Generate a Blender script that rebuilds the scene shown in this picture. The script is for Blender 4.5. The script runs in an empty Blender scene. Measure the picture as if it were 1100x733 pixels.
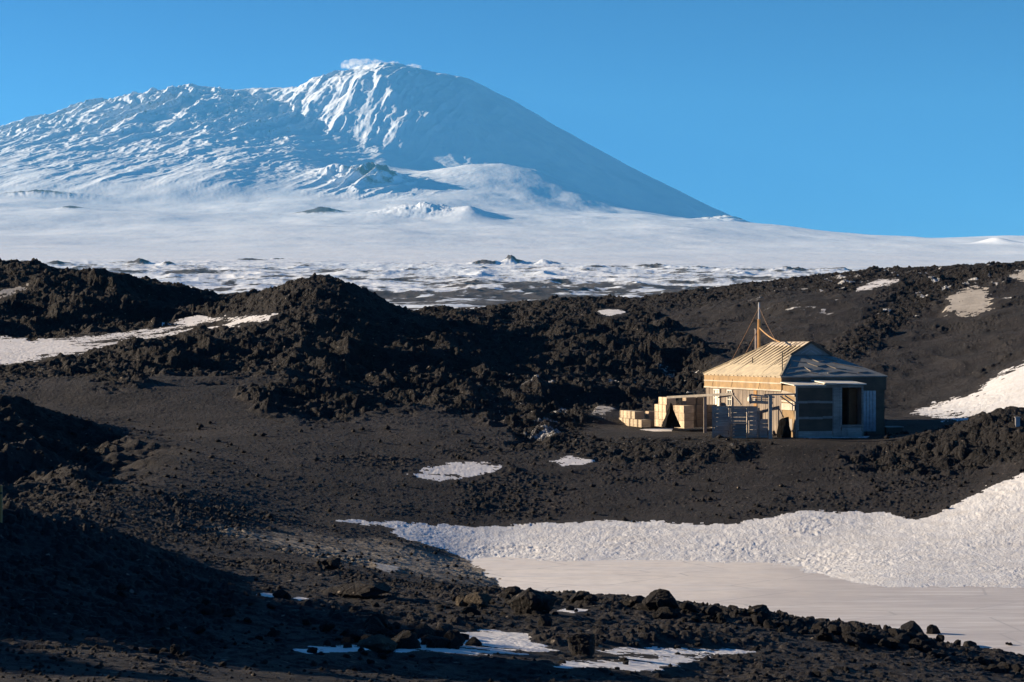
import bpy, bmesh, math, random, time
import numpy as np
from mathutils import Vector, Matrix, noise as mnoise
T0 = time.time()
random.seed(7)
C = bpy.context.scene.collection
R = math.radians
K = 36.0 / 1100 / 70.0          # radians (tangent) per photograph pixel
HZ = 375.0                      # pixel row of the camera's horizontal plane
SUN_EL, SUN_A = 16.0, 14.0      # elevation; degrees beyond the left-hand direction

def at(px, py, Y):
    return Vector(((px - 550) * K * Y, Y, (HZ - py) * K * Y))

# ------------------------------------------------------------------ numpy noise
def _hash(ix, iy, seed):
    h = (ix.astype(np.int64) * 374761393 + iy.astype(np.int64) * 668265263 + seed * 1442695041) & 0xFFFFFFFF
    h = ((h ^ (h >> 13)) * 1274126177) & 0xFFFFFFFF
    h = ((h ^ (h >> 16)) * 2246822519) & 0xFFFFFFFF
    h = h ^ (h >> 15)
    return (h & 0xFFFFFF).astype(np.float32) / np.float32(0xFFFFFF)
def vnoise(x, y, seed=0):
    ix = np.floor(x); iy = np.floor(y)
    fx = (x - ix).astype(np.float32); fy = (y - iy).astype(np.float32)
    fx = fx * fx * fx * (fx * (fx * 6 - 15) + 10); fy = fy * fy * fy * (fy * (fy * 6 - 15) + 10)
    a = _hash(ix, iy, seed); b = _hash(ix + 1, iy, seed); c = _hash(ix, iy + 1, seed); d = _hash(ix + 1, iy + 1, seed)
    return (a + (b - a) * fx + (c - a) * fy + (a - b - c + d) * fx * fy) * 2 - 1
def fbm(x, y, octv=4, seed=0, gain=.5, lac=2.03):
    s = 0; amp = 1; tot = 0; cs, sn = math.cos(.6), math.sin(.6)
    for i in range(octv):
        s = s + amp * vnoise(x, y, seed + i * 17); tot += amp; amp *= gain
        x, y = (x * cs - y * sn) * lac + 3.1, (x * sn + y * cs) * lac - 1.7
    return s / tot
def ridged(x, y, octv=4, seed=0, gain=.5, lac=2.03):
    s = 0; amp = 1; tot = 0; cs, sn = math.cos(.6), math.sin(.6); w = 1
    for i in range(octv):
        n = 1 - np.abs(vnoise(x, y, seed + i * 17)) * 1.6
        s = s + amp * n * w; w = np.clip(n, 0, 1); tot += amp; amp *= gain
        x, y = (x * cs - y * sn) * lac + 3.1, (x * sn + y * cs) * lac - 1.7
    return s / tot
def boulders(x, y, size, seed=0, dens=.8):
    """height of faceted lumps strewn over a jittered lattice, in units of size"""
    x = x / size; y = y / size
    wx = vnoise(x * 2.3, y * 2.3, seed + 5) * .16; wy = vnoise(x * 2.3 + 9, y * 2.3, seed + 6) * .16
    x = x + wx; y = y + wy
    ix = np.floor(x); iy = np.floor(y); out = np.zeros_like(x, dtype=np.float32)
    for dx in (-1, 0, 1):
        for dy in (-1, 0, 1):
            cx = ix + dx; cy = iy + dy
            h1 = _hash(cx, cy, seed); h2 = _hash(cx, cy, seed + 1); h3 = _hash(cx, cy, seed + 2); h4 = _hash(cx, cy, seed + 3)
            ox = (x - (cx + h1)).astype(np.float32); oy = (y - (cy + h2)).astype(np.float32)
            rr = .22 + .5 * h3 * h3
            ang = h4 * 6.283; ca = np.cos(ang); sa = np.sin(ang)
            u = (ox * ca + oy * sa); v = (-ox * sa + oy * ca) * (1 + .5 * h3)
            d = np.maximum(np.abs(u) * .9 + np.abs(v) * .45, np.abs(v))
            hh = np.clip((rr - d) * 2.2, 0, rr * .75) + np.where(d < rr, u * (.25 - .5 * h3), 0)
            out = np.maximum(out, np.where(h4 < dens, hh, 0))
    return out
def sstep(a, b, x):
    t = np.clip((x - a) / (b - a), 0, 1); return t * t * (3 - 2 * t)
def poly_sd(px, py, poly):
    """signed distance to polygon, in photograph pixels (positive inside)"""
    d = np.full(px.shape, 1e9, np.float32); inside = np.zeros(px.shape, bool); n = len(poly)
    for i in range(n):
        x0, y0 = poly[i]; x1, y1 = poly[(i + 1) % n]
        ex, ey = x1 - x0, y1 - y0; L = ex * ex + ey * ey + 1e-9
        t = np.clip(((px - x0) * ex + (py - y0) * ey) / L, 0, 1)
        d = np.minimum(d, (px - x0 - t * ex) ** 2 + (py - y0 - t * ey) ** 2)
        if y0 != y1:
            c = ((y0 > py) != (y1 > py)) & (px < (x1 - x0) * (py - y0) / (y1 - y0) + x0)
            inside ^= c
    return np.where(inside, 1, -1) * np.sqrt(d)
def tps_fit(U, V, Q, lam=.0):
    n = len(U); P = np.stack([U, V], 1)
    r2 = ((P[:, None] - P[None]) ** 2).sum(-1) + 1e-12
    A = np.zeros((n + 3, n + 3)); A[:n, :n] = .5 * r2 * np.log(r2) + lam * np.eye(n)
    A[:n, n] = 1; A[:n, n + 1:] = P; A[n, :n] = 1; A[n + 1:, :n] = P.T
    w = np.linalg.solve(A, np.concatenate([Q, [0, 0, 0]]))
    def ev(u, v):
        s = w[n] + w[n + 1] * u + w[n + 2] * v
        for i in range(n):
            q = (u - U[i]) ** 2 + (v - V[i]) ** 2 + 1e-12
            s = s + w[i] * .5 * q * np.log(q)
        return s
    return ev
def upsample(F, uc, vc, u, v):
    """bilinear resample of coarse grid F[v,u] onto the fine axes"""
    iu = np.clip(np.searchsorted(uc, u) - 1, 0, len(uc) - 2); fu = (u - uc[iu]) / (uc[iu + 1] - uc[iu])
    iv = np.clip(np.searchsorted(vc, v) - 1, 0, len(vc) - 2); fv = (v - vc[iv]) / (vc[iv + 1] - vc[iv])
    A = F[:, iu] * (1 - fu) + F[:, iu + 1] * fu
    return A[iv] * (1 - fv)[:, None] + A[iv + 1] * fv[:, None]

# ------------------------------------------------------------------ materials
def new_mat(name):
    m = bpy.data.materials.new(name); m.use_nodes = True; nt = m.node_tree; nt.nodes.clear()
    o = nt.nodes.new('ShaderNodeOutputMaterial'); p = nt.nodes.new('ShaderNodeBsdfPrincipled')
    nt.links.new(p.outputs[0], o.inputs[0]); return m, nt, p
def N(nt, t, **kw):
    n = nt.nodes.new(t)
    for k, v in kw.items():
        if k in n.inputs.keys(): n.inputs[k].default_value = v
        else: setattr(n, k, v)
    return n
def rgba(c): return (c[0], c[1], c[2], 1)
def ramp(nt, src, stops):
    r = nt.nodes.new('ShaderNodeValToRGB'); e = r.color_ramp.elements
    while len(e) < len(stops): e.new(.5)
    for i, (p, c) in enumerate(stops):
        e[i].position = p; e[i].color = rgba(c) if not isinstance(c, (int, float)) else (c, c, c, 1)
    nt.links.new(src, r.inputs[0]); return r
def coords(nt, scale=(1, 1, 1), kind='Object'):
    tc = nt.nodes.new('ShaderNodeTexCoord'); mp = nt.nodes.new('ShaderNodeMapping'); mp.inputs['Scale'].default_value = scale
    nt.links.new(tc.outputs[kind], mp.inputs[0]); return mp.outputs[0]
def tnoise(nt, vec, scale, detail=5, rough=.6):
    n = N(nt, 'ShaderNodeTexNoise'); n.inputs['Scale'].default_value = scale; n.inputs['Detail'].default_value = detail
    n.inputs['Roughness'].default_value = rough; nt.links.new(vec, n.inputs['Vector']); return n.outputs['Fac']
def mixc(nt, fac, a, b):
    m = nt.nodes.new('ShaderNodeMix'); m.data_type = 'RGBA'
    for s, v in ((0, fac), (6, a), (7, b)):
        if hasattr(v, 'is_output'): nt.links.new(v, m.inputs[s])
        else: m.inputs[s].default_value = v if s == 0 else rgba(v)
    return m.outputs[2]
def bump(nt, p, h, strength, dist):
    b = N(nt, 'ShaderNodeBump'); b.inputs['Strength'].default_value = strength; b.inputs['Distance'].default_value = dist
    nt.links.new(h, b.inputs['Height']); nt.links.new(b.outputs[0], p.inputs['Normal']); return b

def mat_lava(name, dark, mid, warm, sc=1.0, bs=.5, crack=0.0):
    m, nt, p = new_mat(name); v = coords(nt)
    n1 = tnoise(nt, v, .35 * sc, 6, .65); n2 = tnoise(nt, v, 5 * sc, 6, .75); n3 = tnoise(nt, v, 24 * sc, 3, .7)
    c1 = ramp(nt, n2, [(.3, dark), (.55, mid), (.78, warm)])
    c2 = ramp(nt, n1, [(.35, (.62, .62, .65)), (.65, (1.32, 1.24, 1.2))])
    mm = nt.nodes.new('ShaderNodeMix'); mm.data_type = 'RGBA'; mm.blend_type = 'MULTIPLY'; mm.inputs[0].default_value = 1
    nt.links.new(c1.outputs[0], mm.inputs[6]); nt.links.new(c2.outputs[0], mm.inputs[7])
    # pale frost / light pebbles
    n4 = tnoise(nt, v, 9 * sc, 2, .5)
    vor = N(nt, 'ShaderNodeTexVoronoi'); vor.inputs['Scale'].default_value = 4.5 * sc; nt.links.new(v, vor.inputs['Vector'])
    peb = ramp(nt, vor.outputs['Distance'], [(.14, 1.0), (.22, 0.0)])
    pc = ramp(nt, vor.outputs['Color'], [(.74, 0.0), (.80, 1.0)])
    mu = N(nt, 'ShaderNodeMath', operation='MULTIPLY'); nt.links.new(peb.outputs[0], mu.inputs[0]); nt.links.new(pc.outputs[0], mu.inputs[1])
    at_ = nt.nodes.new('ShaderNodeAttribute'); at_.attribute_name = 'frost'
    fr = N(nt, 'ShaderNodeMath', operation='ADD'); nt.links.new(at_.outputs['Fac'], fr.inputs[0]); nt.links.new(n2, fr.inputs[1])
    fr2 = ramp(nt, fr.outputs[0], [(.86, 0.0), (1.0, 1.0)])
    a = mixc(nt, mu.outputs[0], mm.outputs[2], (.17, .15, .135))
    at2 = nt.nodes.new('ShaderNodeAttribute'); at2.attribute_name = 'silt'
    sl = ramp(nt, n2, [(.3, (.09, .08, .068)), (.5, (.24, .215, .185)), (.7, (.42, .385, .34))])
    a = mixc(nt, at2.outputs['Fac'], a, sl.outputs[0])
    b = mixc(nt, fr2.outputs[0], a, (.62, .64, .68))
    nt.links.new(b, p.inputs['Base Color']); p.inputs['Roughness'].default_value = .9; p.inputs['Specular IOR Level'].default_value = .25
    vc_ = N(nt, 'ShaderNodeTexVoronoi', feature='DISTANCE_TO_EDGE'); vc_.inputs['Scale'].default_value = 2.6 * sc; nt.links.new(v, vc_.inputs['Vector'])
    vr = ramp(nt, vc_.outputs['Distance'], [(0.0, 0.0), (.12, 1.0)])
    ad0 = N(nt, 'ShaderNodeMath', operation='MULTIPLY_ADD'); nt.links.new(vr.outputs[0], ad0.inputs[0]); ad0.inputs[1].default_value = crack; nt.links.new(n2, ad0.inputs[2])
    ad = N(nt, 'ShaderNodeMath', operation='MULTIPLY_ADD'); nt.links.new(n3, ad.inputs[0]); ad.inputs[1].default_value = .35; nt.links.new(ad0.outputs[0], ad.inputs[2])
    bump(nt, p, ad.outputs[0], bs + .25, .16 / sc)
    return m
M_GRAVEL = mat_lava('lava_gravel', (.0115, .0118, .0135), (.025, .025, .029), (.052, .050, .054))
M_LAVA = mat_lava('lava_rock', (.0095, .0096, .011), (.0185, .0185, .0215), (.044, .0415, .043), .7, .7, .45)
M_BOULDER = mat_lava('boulder_rock', (.0095, .0095, .0115), (.018, .018, .021), (.043, .041, .042), 1.3, .6, .3)
M_BOULDER_BROWN = mat_lava('brown_boulder_rock', (.05, .044, .037), (.085, .073, .058), (.13, .11, .085), 1.3, .6)

def mat_snow(name, sc, col=(.80, .81, .84), dirt=.0, bs=.6, dist=.08, dcol=(.45, .40, .34)):
    m, nt, p = new_mat(name); v = coords(nt)
    n1 = tnoise(nt, v, sc, 6, .65); n2 = tnoise(nt, v, .12 * sc, 4, .55)
    r = ramp(nt, n2, [(.42, 0.0), (.75, dirt)])
    r2 = ramp(nt, n1, [(.3, tuple(c * .80 for c in col)), (.6, col)])
    c = mixc(nt, r.outputs[0], r2.outputs[0], dcol)
    nt.links.new(c, p.inputs['Base Color']); p.inputs['Roughness'].default_value = .65; p.inputs['Specular IOR Level'].default_value = .2
    bump(nt, p, n1, bs, dist); return m
M_BANK = mat_snow('suncupped_snow', 11, (.76, .79, .85), .3, .9, .05)
M_PATCH = mat_snow('old_snow', 5, (.78, .79, .83), .3, .7, .05)
M_DIRTY = mat_snow('dirty_old_snow', 5, (.52, .49, .45), .6, .8, .06, (.2, .18, .16))
M_ICE = mat_snow('lake_ice', 1.6, (.90, .86, .82), .45, .3, .02, (.62, .57, .54))
_p = [n for n in M_ICE.node_tree.nodes if n.type == 'BSDF_PRINCIPLED'][0]; _p.inputs['Roughness'].default_value = .5
_nt = M_ICE.node_tree; _src = _p.inputs['Base Color'].links[0].from_socket
_w = _nt.nodes.new('ShaderNodeAttribute'); _w.attribute_name = 'wear'
_m = mixc(_nt, _w.outputs['Fac'], _src, (.53, .51, .52))
_st = ramp(_nt, tnoise(_nt, coords(_nt, (.10, .9, 1)), 1.5, 6, .7), [(.47, 0.0), (.68, 1.0)])
_m = mixc(_nt, _st.outputs[0], _m, (.74, .73, .74))
_vo = N(_nt, 'ShaderNodeTexVoronoi', feature='DISTANCE_TO_EDGE'); _vo.inputs['Scale'].default_value = .22; _nt.links.new(coords(_nt, (1, 2, 1)), _vo.inputs['Vector'])
_cr = ramp(_nt, _vo.outputs['Distance'], [(.006, .55), (.012, 0.0)])
_m = mixc(_nt, _cr.outputs[0], _m, (.40, .40, .42))
_nt.links.new(_m, _p.inputs['Base Color'])

def mat_wood(name, a, b, axis='z', sc=1.0, rough=.8):
    m, nt, p = new_mat(name)
    st = {'z': (14, 14, 1.2), 'x': (1.2, 14, 14), 'y': (14, 1.2, 14)}[axis]
    v = coords(nt, st); n = tnoise(nt, v, 1.0 * sc, 6, .7); v2 = coords(nt, (1, 1, 1)); n2 = tnoise(nt, v2, 1.6, 4, .6)
    oi = nt.nodes.new('ShaderNodeObjectInfo')
    g = ramp(nt, n, [(.3, a), (.7, b)]); w = ramp(nt, n2, [(.35, (.72, .72, .74)), (.65, (1.1, 1.08, 1.05))])
    mm = nt.nodes.new('ShaderNodeMix'); mm.data_type = 'RGBA'; mm.blend_type = 'MULTIPLY'; mm.inputs[0].default_value = 1
    nt.links.new(g.outputs[0], mm.inputs[6]); nt.links.new(w.outputs[0], mm.inputs[7])
    hv = N(nt, 'ShaderNodeHueSaturation'); mr = N(nt, 'ShaderNodeMapRange'); mr.inputs[3].default_value = .68; mr.inputs[4].default_value = 1.18
    nt.links.new(oi.outputs['Random'], mr.inputs[0]); nt.links.new(mr.outputs[0], hv.inputs['Value']); nt.links.new(mm.outputs[2], hv.inputs['Color'])
    nt.links.new(hv.outputs[0], p.inputs['Base Color']); p.inputs['Roughness'].default_value = rough
    bump(nt, p, n, .4, .01); return m
M_BOARD = mat_wood('weathered_board', (.20, .165, .135), (.36, .30, .25))
M_BOARD2 = mat_wood('weathered_board_flat', (.22, .20, .18), (.42, .39, .35), 'x')
M_PALE = mat_wood('pale_timber', (.42, .36, .29), (.62, .56, .47), 'x')
M_PALEV = mat_wood('pale_timber_upright', (.40, .34, .28), (.60, .54, .46))
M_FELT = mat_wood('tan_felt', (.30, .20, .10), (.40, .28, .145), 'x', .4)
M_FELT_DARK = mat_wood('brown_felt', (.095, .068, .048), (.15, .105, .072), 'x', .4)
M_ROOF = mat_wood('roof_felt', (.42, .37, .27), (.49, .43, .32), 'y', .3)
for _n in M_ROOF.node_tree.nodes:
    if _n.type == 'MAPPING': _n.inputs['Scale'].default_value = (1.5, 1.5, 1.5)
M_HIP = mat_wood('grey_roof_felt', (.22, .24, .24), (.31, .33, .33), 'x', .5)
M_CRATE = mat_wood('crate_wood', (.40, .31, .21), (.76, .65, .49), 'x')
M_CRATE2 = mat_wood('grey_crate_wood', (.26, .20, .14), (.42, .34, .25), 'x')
M_MAST = mat_wood('varnished_pole', (.34, .18, .06), (.46, .26, .10))
def mat_plain(name, c, rough=.6, metal=0):
    m, nt, p = new_mat(name); v = coords(nt); n = tnoise(nt, v, 4, 5, .6)
    g = ramp(nt, n, [(.3, tuple(x * .75 for x in c)), (.7, tuple(x * 1.15 for x in c))])
    nt.links.new(g.outputs[0], p.inputs['Base Color']); p.inputs['Roughness'].default_value = rough; p.inputs['Metallic'].default_value = metal; return m
M_ZINC = mat_plain('galvanised_iron', (.30, .30, .33), .5, .6)
M_PIPE = mat_plain('dull_stove_pipe', (.16, .14, .15), .6, .3)
M_DARK = mat_plain('blackened_iron', (.03, .028, .026), .6)
M_WIRE = mat_plain('rusty_wire', (.16, .09, .05), .7)
M_ROPE = mat_plain('tan_rope', (.42, .26, .12), .8)
M_WHITE = mat_plain('white_paint', (.72, .69, .62), .6)
M_GLASS = mat_plain('window_glass', (.16, .17, .17), .12)
M_TARP_SHADE = mat_plain('black_tarp_and_shade', (.012, .012, .013), .95)  # tarpaulin, and the black that paints the shadow beside the porch
[n for n in M_TARP_SHADE.node_tree.nodes if n.type == 'BSDF_PRINCIPLED'][0].inputs['Specular IOR Level'].default_value = .05
M_INT = mat_wood('inner_door', (.12, .06, .025), (.2, .10, .045))

# ------------------------------------------------------------------ object helpers
def tag(o, label=None, cat=None, group=None, kind=None):
    if label: o['label'] = label
    if cat: o['category'] = cat
    if group: o['group'] = group
    if kind: o['kind'] = kind
    return o
def link(name, me, mat=None, parent=None, smooth=False):
    o = bpy.data.objects.new(name, me); C.objects.link(o)
    if mat: me.materials.append(mat)
    if parent: o.parent = parent
    if smooth: me.polygons.foreach_set('use_smooth', [True] * len(me.polygons))
    return o
class MB:
    def __init__(s): s.v = []; s.f = []
    def box(s, lo, hi, M=None):
        x0, y0, z0 = lo; x1, y1, z1 = hi; b = len(s.v)
        P = [(x0, y0, z0), (x1, y0, z0), (x1, y1, z0), (x0, y1, z0), (x0, y0, z1), (x1, y0, z1), (x1, y1, z1), (x0, y1, z1)]
        s.v += [tuple(M @ Vector(p)) if M else p for p in P]
        s.f += [tuple(b + i for i in q) for q in ((0, 3, 2, 1), (4, 5, 6, 7), (0, 1, 5, 4), (1, 2, 6, 5), (2, 3, 7, 6), (3, 0, 4, 7))]; return s
    def bar(s, p, q, w, h=None, up=Vector((0, 0, 1))):
        p = Vector(p); q = Vector(q); h = h or w; d = (q - p); L = d.length; d.normalize()
        if abs(d.dot(up)) > .98: up = Vector((0, 1, 0))
        a = d.cross(up).normalized(); b = a.cross(d)
        M = Matrix((a, d, b)).transposed().to_4x4(); M.translation = p
        return s.box((-w / 2, 0, -h / 2), (w / 2, L, h / 2), M)
    def tube(s, p, q, r0, r1=None, n=8):
        p = Vector(p); q = Vector(q); r1 = r0 if r1 is None else r1; d = (q - p).normalized()
        up = Vector((0, 0, 1)) if abs(d.z) < .9 else Vector((0, 1, 0)); a = d.cross(up).normalized(); c = a.cross(d); b = len(s.v)
        for P, rr in ((p, r0), (q, r1)):
            for i in range(n):
                t = 2 * math.pi * i / n; s.v.append(tuple(P + (a * math.cos(t) + c * math.sin(t)) * rr))
        for i in range(n): s.f.append((b + i, b + (i + 1) % n, b + n + (i + 1) % n, b + n + i))
        s.f.append(tuple(b + i for i in reversed(range(n)))); s.f.append(tuple(b + n + i for i in range(n))); return s
    def poly(s, pts, thick):
        """slab: polygon pts, pushed down by thick along its normal"""
        P = [Vector(p) for p in pts]; n = (P[1] - P[0]).cross(P[2] - P[0]).normalized(); b = len(s.v); m = len(P)
        s.v += [tuple(p) for p in P] + [tuple(p - n * thick) for p in P]
        s.f.append(tuple(range(b, b + m))); s.f.append(tuple(b + m + i for i in reversed(range(m))))
        for i in range(m): j = (i + 1) % m; s.f.append((b + i, b + m + i, b + m + j, b + j))
        return s
    def build(s, name, mat, parent=None):
        me = bpy.data.meshes.new(name); me.from_pydata(s.v, [], s.f); me.update()
        return link(name, me, mat, parent)
def empty(name, loc, rz=0, **kw):
    o = bpy.data.objects.new(name, None); C.objects.link(o); o.location = loc; o.rotation_euler = (0, 0, rz); o.empty_display_size = .3
    return tag(o, **kw)

def mesh_np(name, V, F, mat, attrs=None, smooth=True):
    used, inv = np.unique(F, return_inverse=True); V2 = V[used]; F2 = inv.reshape(F.shape)
    me = bpy.data.meshes.new(name); nv, nf = len(V2), len(F2)
    me.vertices.add(nv); me.vertices.foreach_set('co', V2.astype(np.float32).ravel())
    me.loops.add(nf * 4); me.loops.foreach_set('vertex_index', F2.astype(np.int32).ravel())
    me.polygons.add(nf); me.polygons.foreach_set('loop_start', np.arange(nf, dtype=np.int32) * 4)
    me.polygons.foreach_set('loop_total', np.full(nf, 4, np.int32))
    me.polygons.foreach_set('use_smooth', np.full(nf, smooth))
    me.update(calc_edges=True)
    for k, a in (attrs or {}).items():
        at_ = me.attributes.new(k, 'FLOAT', 'POINT'); at_.data.foreach_set('value', a.ravel()[used].astype(np.float32))
    return link(name, me, mat)

# ------------------------------------------------------------------ near terrain
OFF = 12.0
LAKE = -7.6
CP = []   # (px, py, Y)
def row(Y, pts, z=None):
    for a in pts:
        if z is None: CP.append((a[0], a[1], Y))
        else: CP.append((a, HZ - z / (K * Y), Y))
# around and behind the camera (px is measured at that distance)
XY = []   # (x, Y, z)
for x in (-6, 0, 6): XY.append((x, -9, -1.6))
for x in (-5, 0, 5): XY.append((x, 2, -1.75))
XY += [(-22, 10, 3.2), (22, 6, -2.6), (-40, 25, 6.4), (40, 20, -4.5), (-38, 42, 6.2), (-45, 60, 1.0), (-48, 85, -1), (-60, 110, 2), (45, 45, -7.4), (60, 60, -5.5), (60, 90, 0), (70, 130, 6), (-30, 18, 3.6), (-24, 30, 3.0), (-26, 50, -.6)]  # high left points form an unseen hill added to shade the foreground
row(12, [(-200, 760), (200, 790), (550, 800), (900, 840), (1300, 860)])
row(18, [(-200, 690), (0, 705), (200, 728), (550, 755), (800, 775), (1100, 800)])
row(30, [(-200, 590), (0, 610), (200, 660), (400, 680), (550, 690), (800, 716), (1100, 745), (1300, 760)])
row(42, [(-100, 530), (0, 545), (60, 552), (130, 577), (200, 606), (300, 622), (400, 630), (560, 640), (700, 646), (800, 662), (900, 674), (1000, 692), (1100, 712), (1250, 735)])
row(50, [(-200, 545), (0, 560), (130, 580), (200, 595), (300, 606), (400, 620), (500, 634)])
row(50, [(600, 648), (700, 670), (850, 703), (1000, 706), (1200, 710)])
row(58, [(-200, 538), (0, 552), (200, 581), (330, 601), (400, 611), (470, 625)])
row(58, [700, 850, 1000, 1200], -8.3)
row(66, [(-200, 500), (0, 518), (200, 558), (350, 587), (440, 604), (500, 616)]); row(72, [(300, 563), (400, 580), (450, 588)])
row(63.7, [(950, 631), (1100, 630), (1250, 630)]); row(68, [(820, 617.5)]); row(72, [(500, 601), (600, 600.5), (700, 601)])
row(72, [(850, 600), (950, 592), (1000, 590), (1100, 585), (1250, 570)])
row(79, [(-200, 480), (0, 490), (200, 512), (400, 545), (550, 565), (700, 564), (850, 556), (950, 555), (1050, 540), (1100, 530), (1250, 500)])
row(87, [(-150, 440), (0, 447), (70, 460), (140, 472), (250, 488), (400, 505), (550, 517), (700, 522), (850, 518), (950, 512), (1050, 505), (1100, 490), (1250, 460)])
row(94, [(-150, 418), (0, 424), (60, 440), (140, 464), (300, 468), (400, 478), (550, 485), (620, 487), (700, 484), (790, 482), (850, 478), (930, 478), (1000, 462), (1060, 446), (1120, 440), (1250, 430)])
row(100, [(0, 440), (100, 447), (300, 452), (450, 462), (560, 468), (640, 472), (740, 467), (850, 465.5), (950, 466), (1060, 456)])
row(107, [(0, 415), (120, 418), (300, 432), (400, 440), (500, 450), (600, 455), (680, 457), (760, 456), (850, 456), (950, 452), (1060, 446)])
row(118, [(-100, 395), (0, 398), (150, 395), (300, 400), (420, 408), (520, 422), (600, 430), (700, 435), (800, 434), (900, 430), (980, 438), (1050, 420), (1100, 400), (1250, 370)])
row(132, [(-100, 375), (0, 377), (100, 374), (200, 372), (300, 370), (420, 380), (520, 390), (620, 400), (750, 405), (850, 398), (950, 395), (1050, 385), (1100, 368), (1250, 330)])
row(150, [(-100, 350), (0, 352), (100, 350), (200, 347), (270, 330), (310, 306), (345, 301), (378, 306), (410, 320), (470, 345), (560, 368), (650, 366), (750, 368), (850, 352), (950, 345), (1050, 333), (1100, 325), (1250, 300)])
row(170, [(-100, 285), (0, 289), (60, 293), (100, 290), (150, 300), (200, 318), (280, 322), (345, 314), (450, 343), (560, 347), (650, 338), (750, 336), (850, 318), (950, 305), (1050, 292), (1100, 286), (1250, 275)])
row(192, [(-100, 290), (0, 296), (100, 304), (200, 320), (280, 318), (380, 330), (470, 334), (540, 332), (620, 320), (660, 325), (720, 316), (800, 306), (850, 299), (900, 294), (950, 291), (1050, 290), (1100, 290), (1250, 285)])
row(215, [(-100, 330), (100, 336), (300, 345), (500, 345), (620, 332), (700, 330), (850, 312), (950, 308), (1100, 312), (1250, 312)])
row(265, [-300, 0, 250, 500, 750, 1000, 1300], -3.0)
for (px, py, Y) in CP: XY.append(tuple(at(px, py, Y)))
XY = np.array(XY, float)
s_ = XY[:, 0] / (XY[:, 1] + OFF); v_ = np.log(XY[:, 1] + OFF)
SU, SV = 1 / .0468, 1 / .0468 * .55
ev = tps_fit(s_ * SU, v_ * SV, XY[:, 2] / (XY[:, 1] + OFF), .002)
sL, sR = (-60 - 550) * K, (1160 - 550) * K
nd = 1500
sc_ = np.concatenate([np.linspace(-1.15, sL, 150, endpoint=False), np.linspace(sL, sR, nd), np.linspace(sR, 1.15, 151)[1:]])
vY = np.concatenate([np.linspace(-9, 14, 60, endpoint=False), 14 * np.exp(np.linspace(0, math.log(265 / 14.), 1550))])
vv = np.log(vY + OFF)
uc = np.concatenate([np.linspace(-1.2, sL, 16, endpoint=False), np.linspace(sL, sR, 90), np.linspace(sR, 1.2, 17)[1:]])
vc = np.linspace(vv[0] - .01, vv[-1] + .01, 220)
UC, VC = np.meshgrid(uc, vc)
Q = ev(UC * SU, VC * SV)
def pix(X, Y, Z):
    Ys = np.maximum(Y, .5); return X / (K * Ys) + 550, HZ - Z / (K * Ys)
S, VV = np.meshgrid(sc_, vv); YY = (np.exp(VV) - OFF); X = S * (YY + OFF)
Z = upsample(Q, uc, vc, sc_, vv) * (YY + OFF)
X = X.astype(np.float64)
PX, PY = pix(X, YY, Z)
print('base terrain', time.time() - T0, Z.shape)
# --- masks
wx = fbm(X * .5, YY * .5, 4, 3); wy = fbm(X * .5 + 40, YY * .5, 4, 4); ed = fbm(X * 2.6, YY * 2.6, 4, 8)
def soft(poly, w, warp=6, d0=None, d1=None):
    out = np.zeros(PX.shape, np.float32); i0 = int(np.searchsorted(vY, d0 or -99)); i1 = int(np.searchsorted(vY, d1 or 1e9))
    sl = slice(i0, i1)
    sd = poly_sd((PX[sl] + wx[sl] * warp * 2.0).astype(np.float32), (PY[sl] + wy[sl] * warp).astype(np.float32), poly) + ed[sl] * warp * .35
    out[sl] = sstep(-w, w, sd); return out
lava = soft([(-300, 250), (100, 270), (350, 285), (560, 320), (640, 315), (700, 335), (770, 385), (750, 425), (650, 436), (640, 462), (600, 478), (560, 482), (540, 455), (500, 450), (420, 438), (350, 452), (280, 442), (260, 425), (310, 405), (180, 400), (150, 415), (60, 405), (-300, 410)], 8, 10, 95)
flow = soft([(600, 312), (850, 290), (1300, 270), (1300, 300), (1080, 300), (1000, 325), (950, 365), (915, 385), (890, 378), (940, 335), (960, 318), (860, 312), (740, 330), (650, 332)], 6, 7, 120)
front = soft([(560, 478), (640, 474), (660, 462), (720, 465), (800, 474), (822, 482), (800, 494), (700, 500), (620, 496)], 5, 5, 88, 98)
right = soft([(895, 490), (960, 474), (1010, 455), (1070, 440), (1300, 425), (1300, 492), (1080, 500), (1000, 513), (915, 503)], 6, 6, 84, 99)
leftm = soft([(-300, 400), (0, 420), (60, 436), (140, 465), (80, 480), (0, 478), (-300, 470)], 6, 5, 78, 98)
fore = sstep(48, 36, YY) * (.35 + .65 * sstep(-.1, .5, fbm(X * .35, YY * .35, 3, 21)))
fleft = soft([(-600, 520), (0, 542), (70, 550), (160, 580), (260, 630), (200, 760), (-600, 760)], 12, 8, None, 48)
rock = np.clip(lava * 1.0 + flow * .8 + front * .8 + right * .9 + leftm * .7, 0, 1).astype(np.float32)
sil = soft([(225, 566), (330, 574), (400, 582), (450, 585), (500, 600), (560, 625), (640, 640), (620, 646), (520, 628), (420, 612), (330, 600), (270, 582)], 7, 6, 44, 76)
lakearea = ((PX > 470) & (YY > 43.5) & (YY < 78)) | ((X > 8) & (YY > 43) & (YY < 72))
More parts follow.
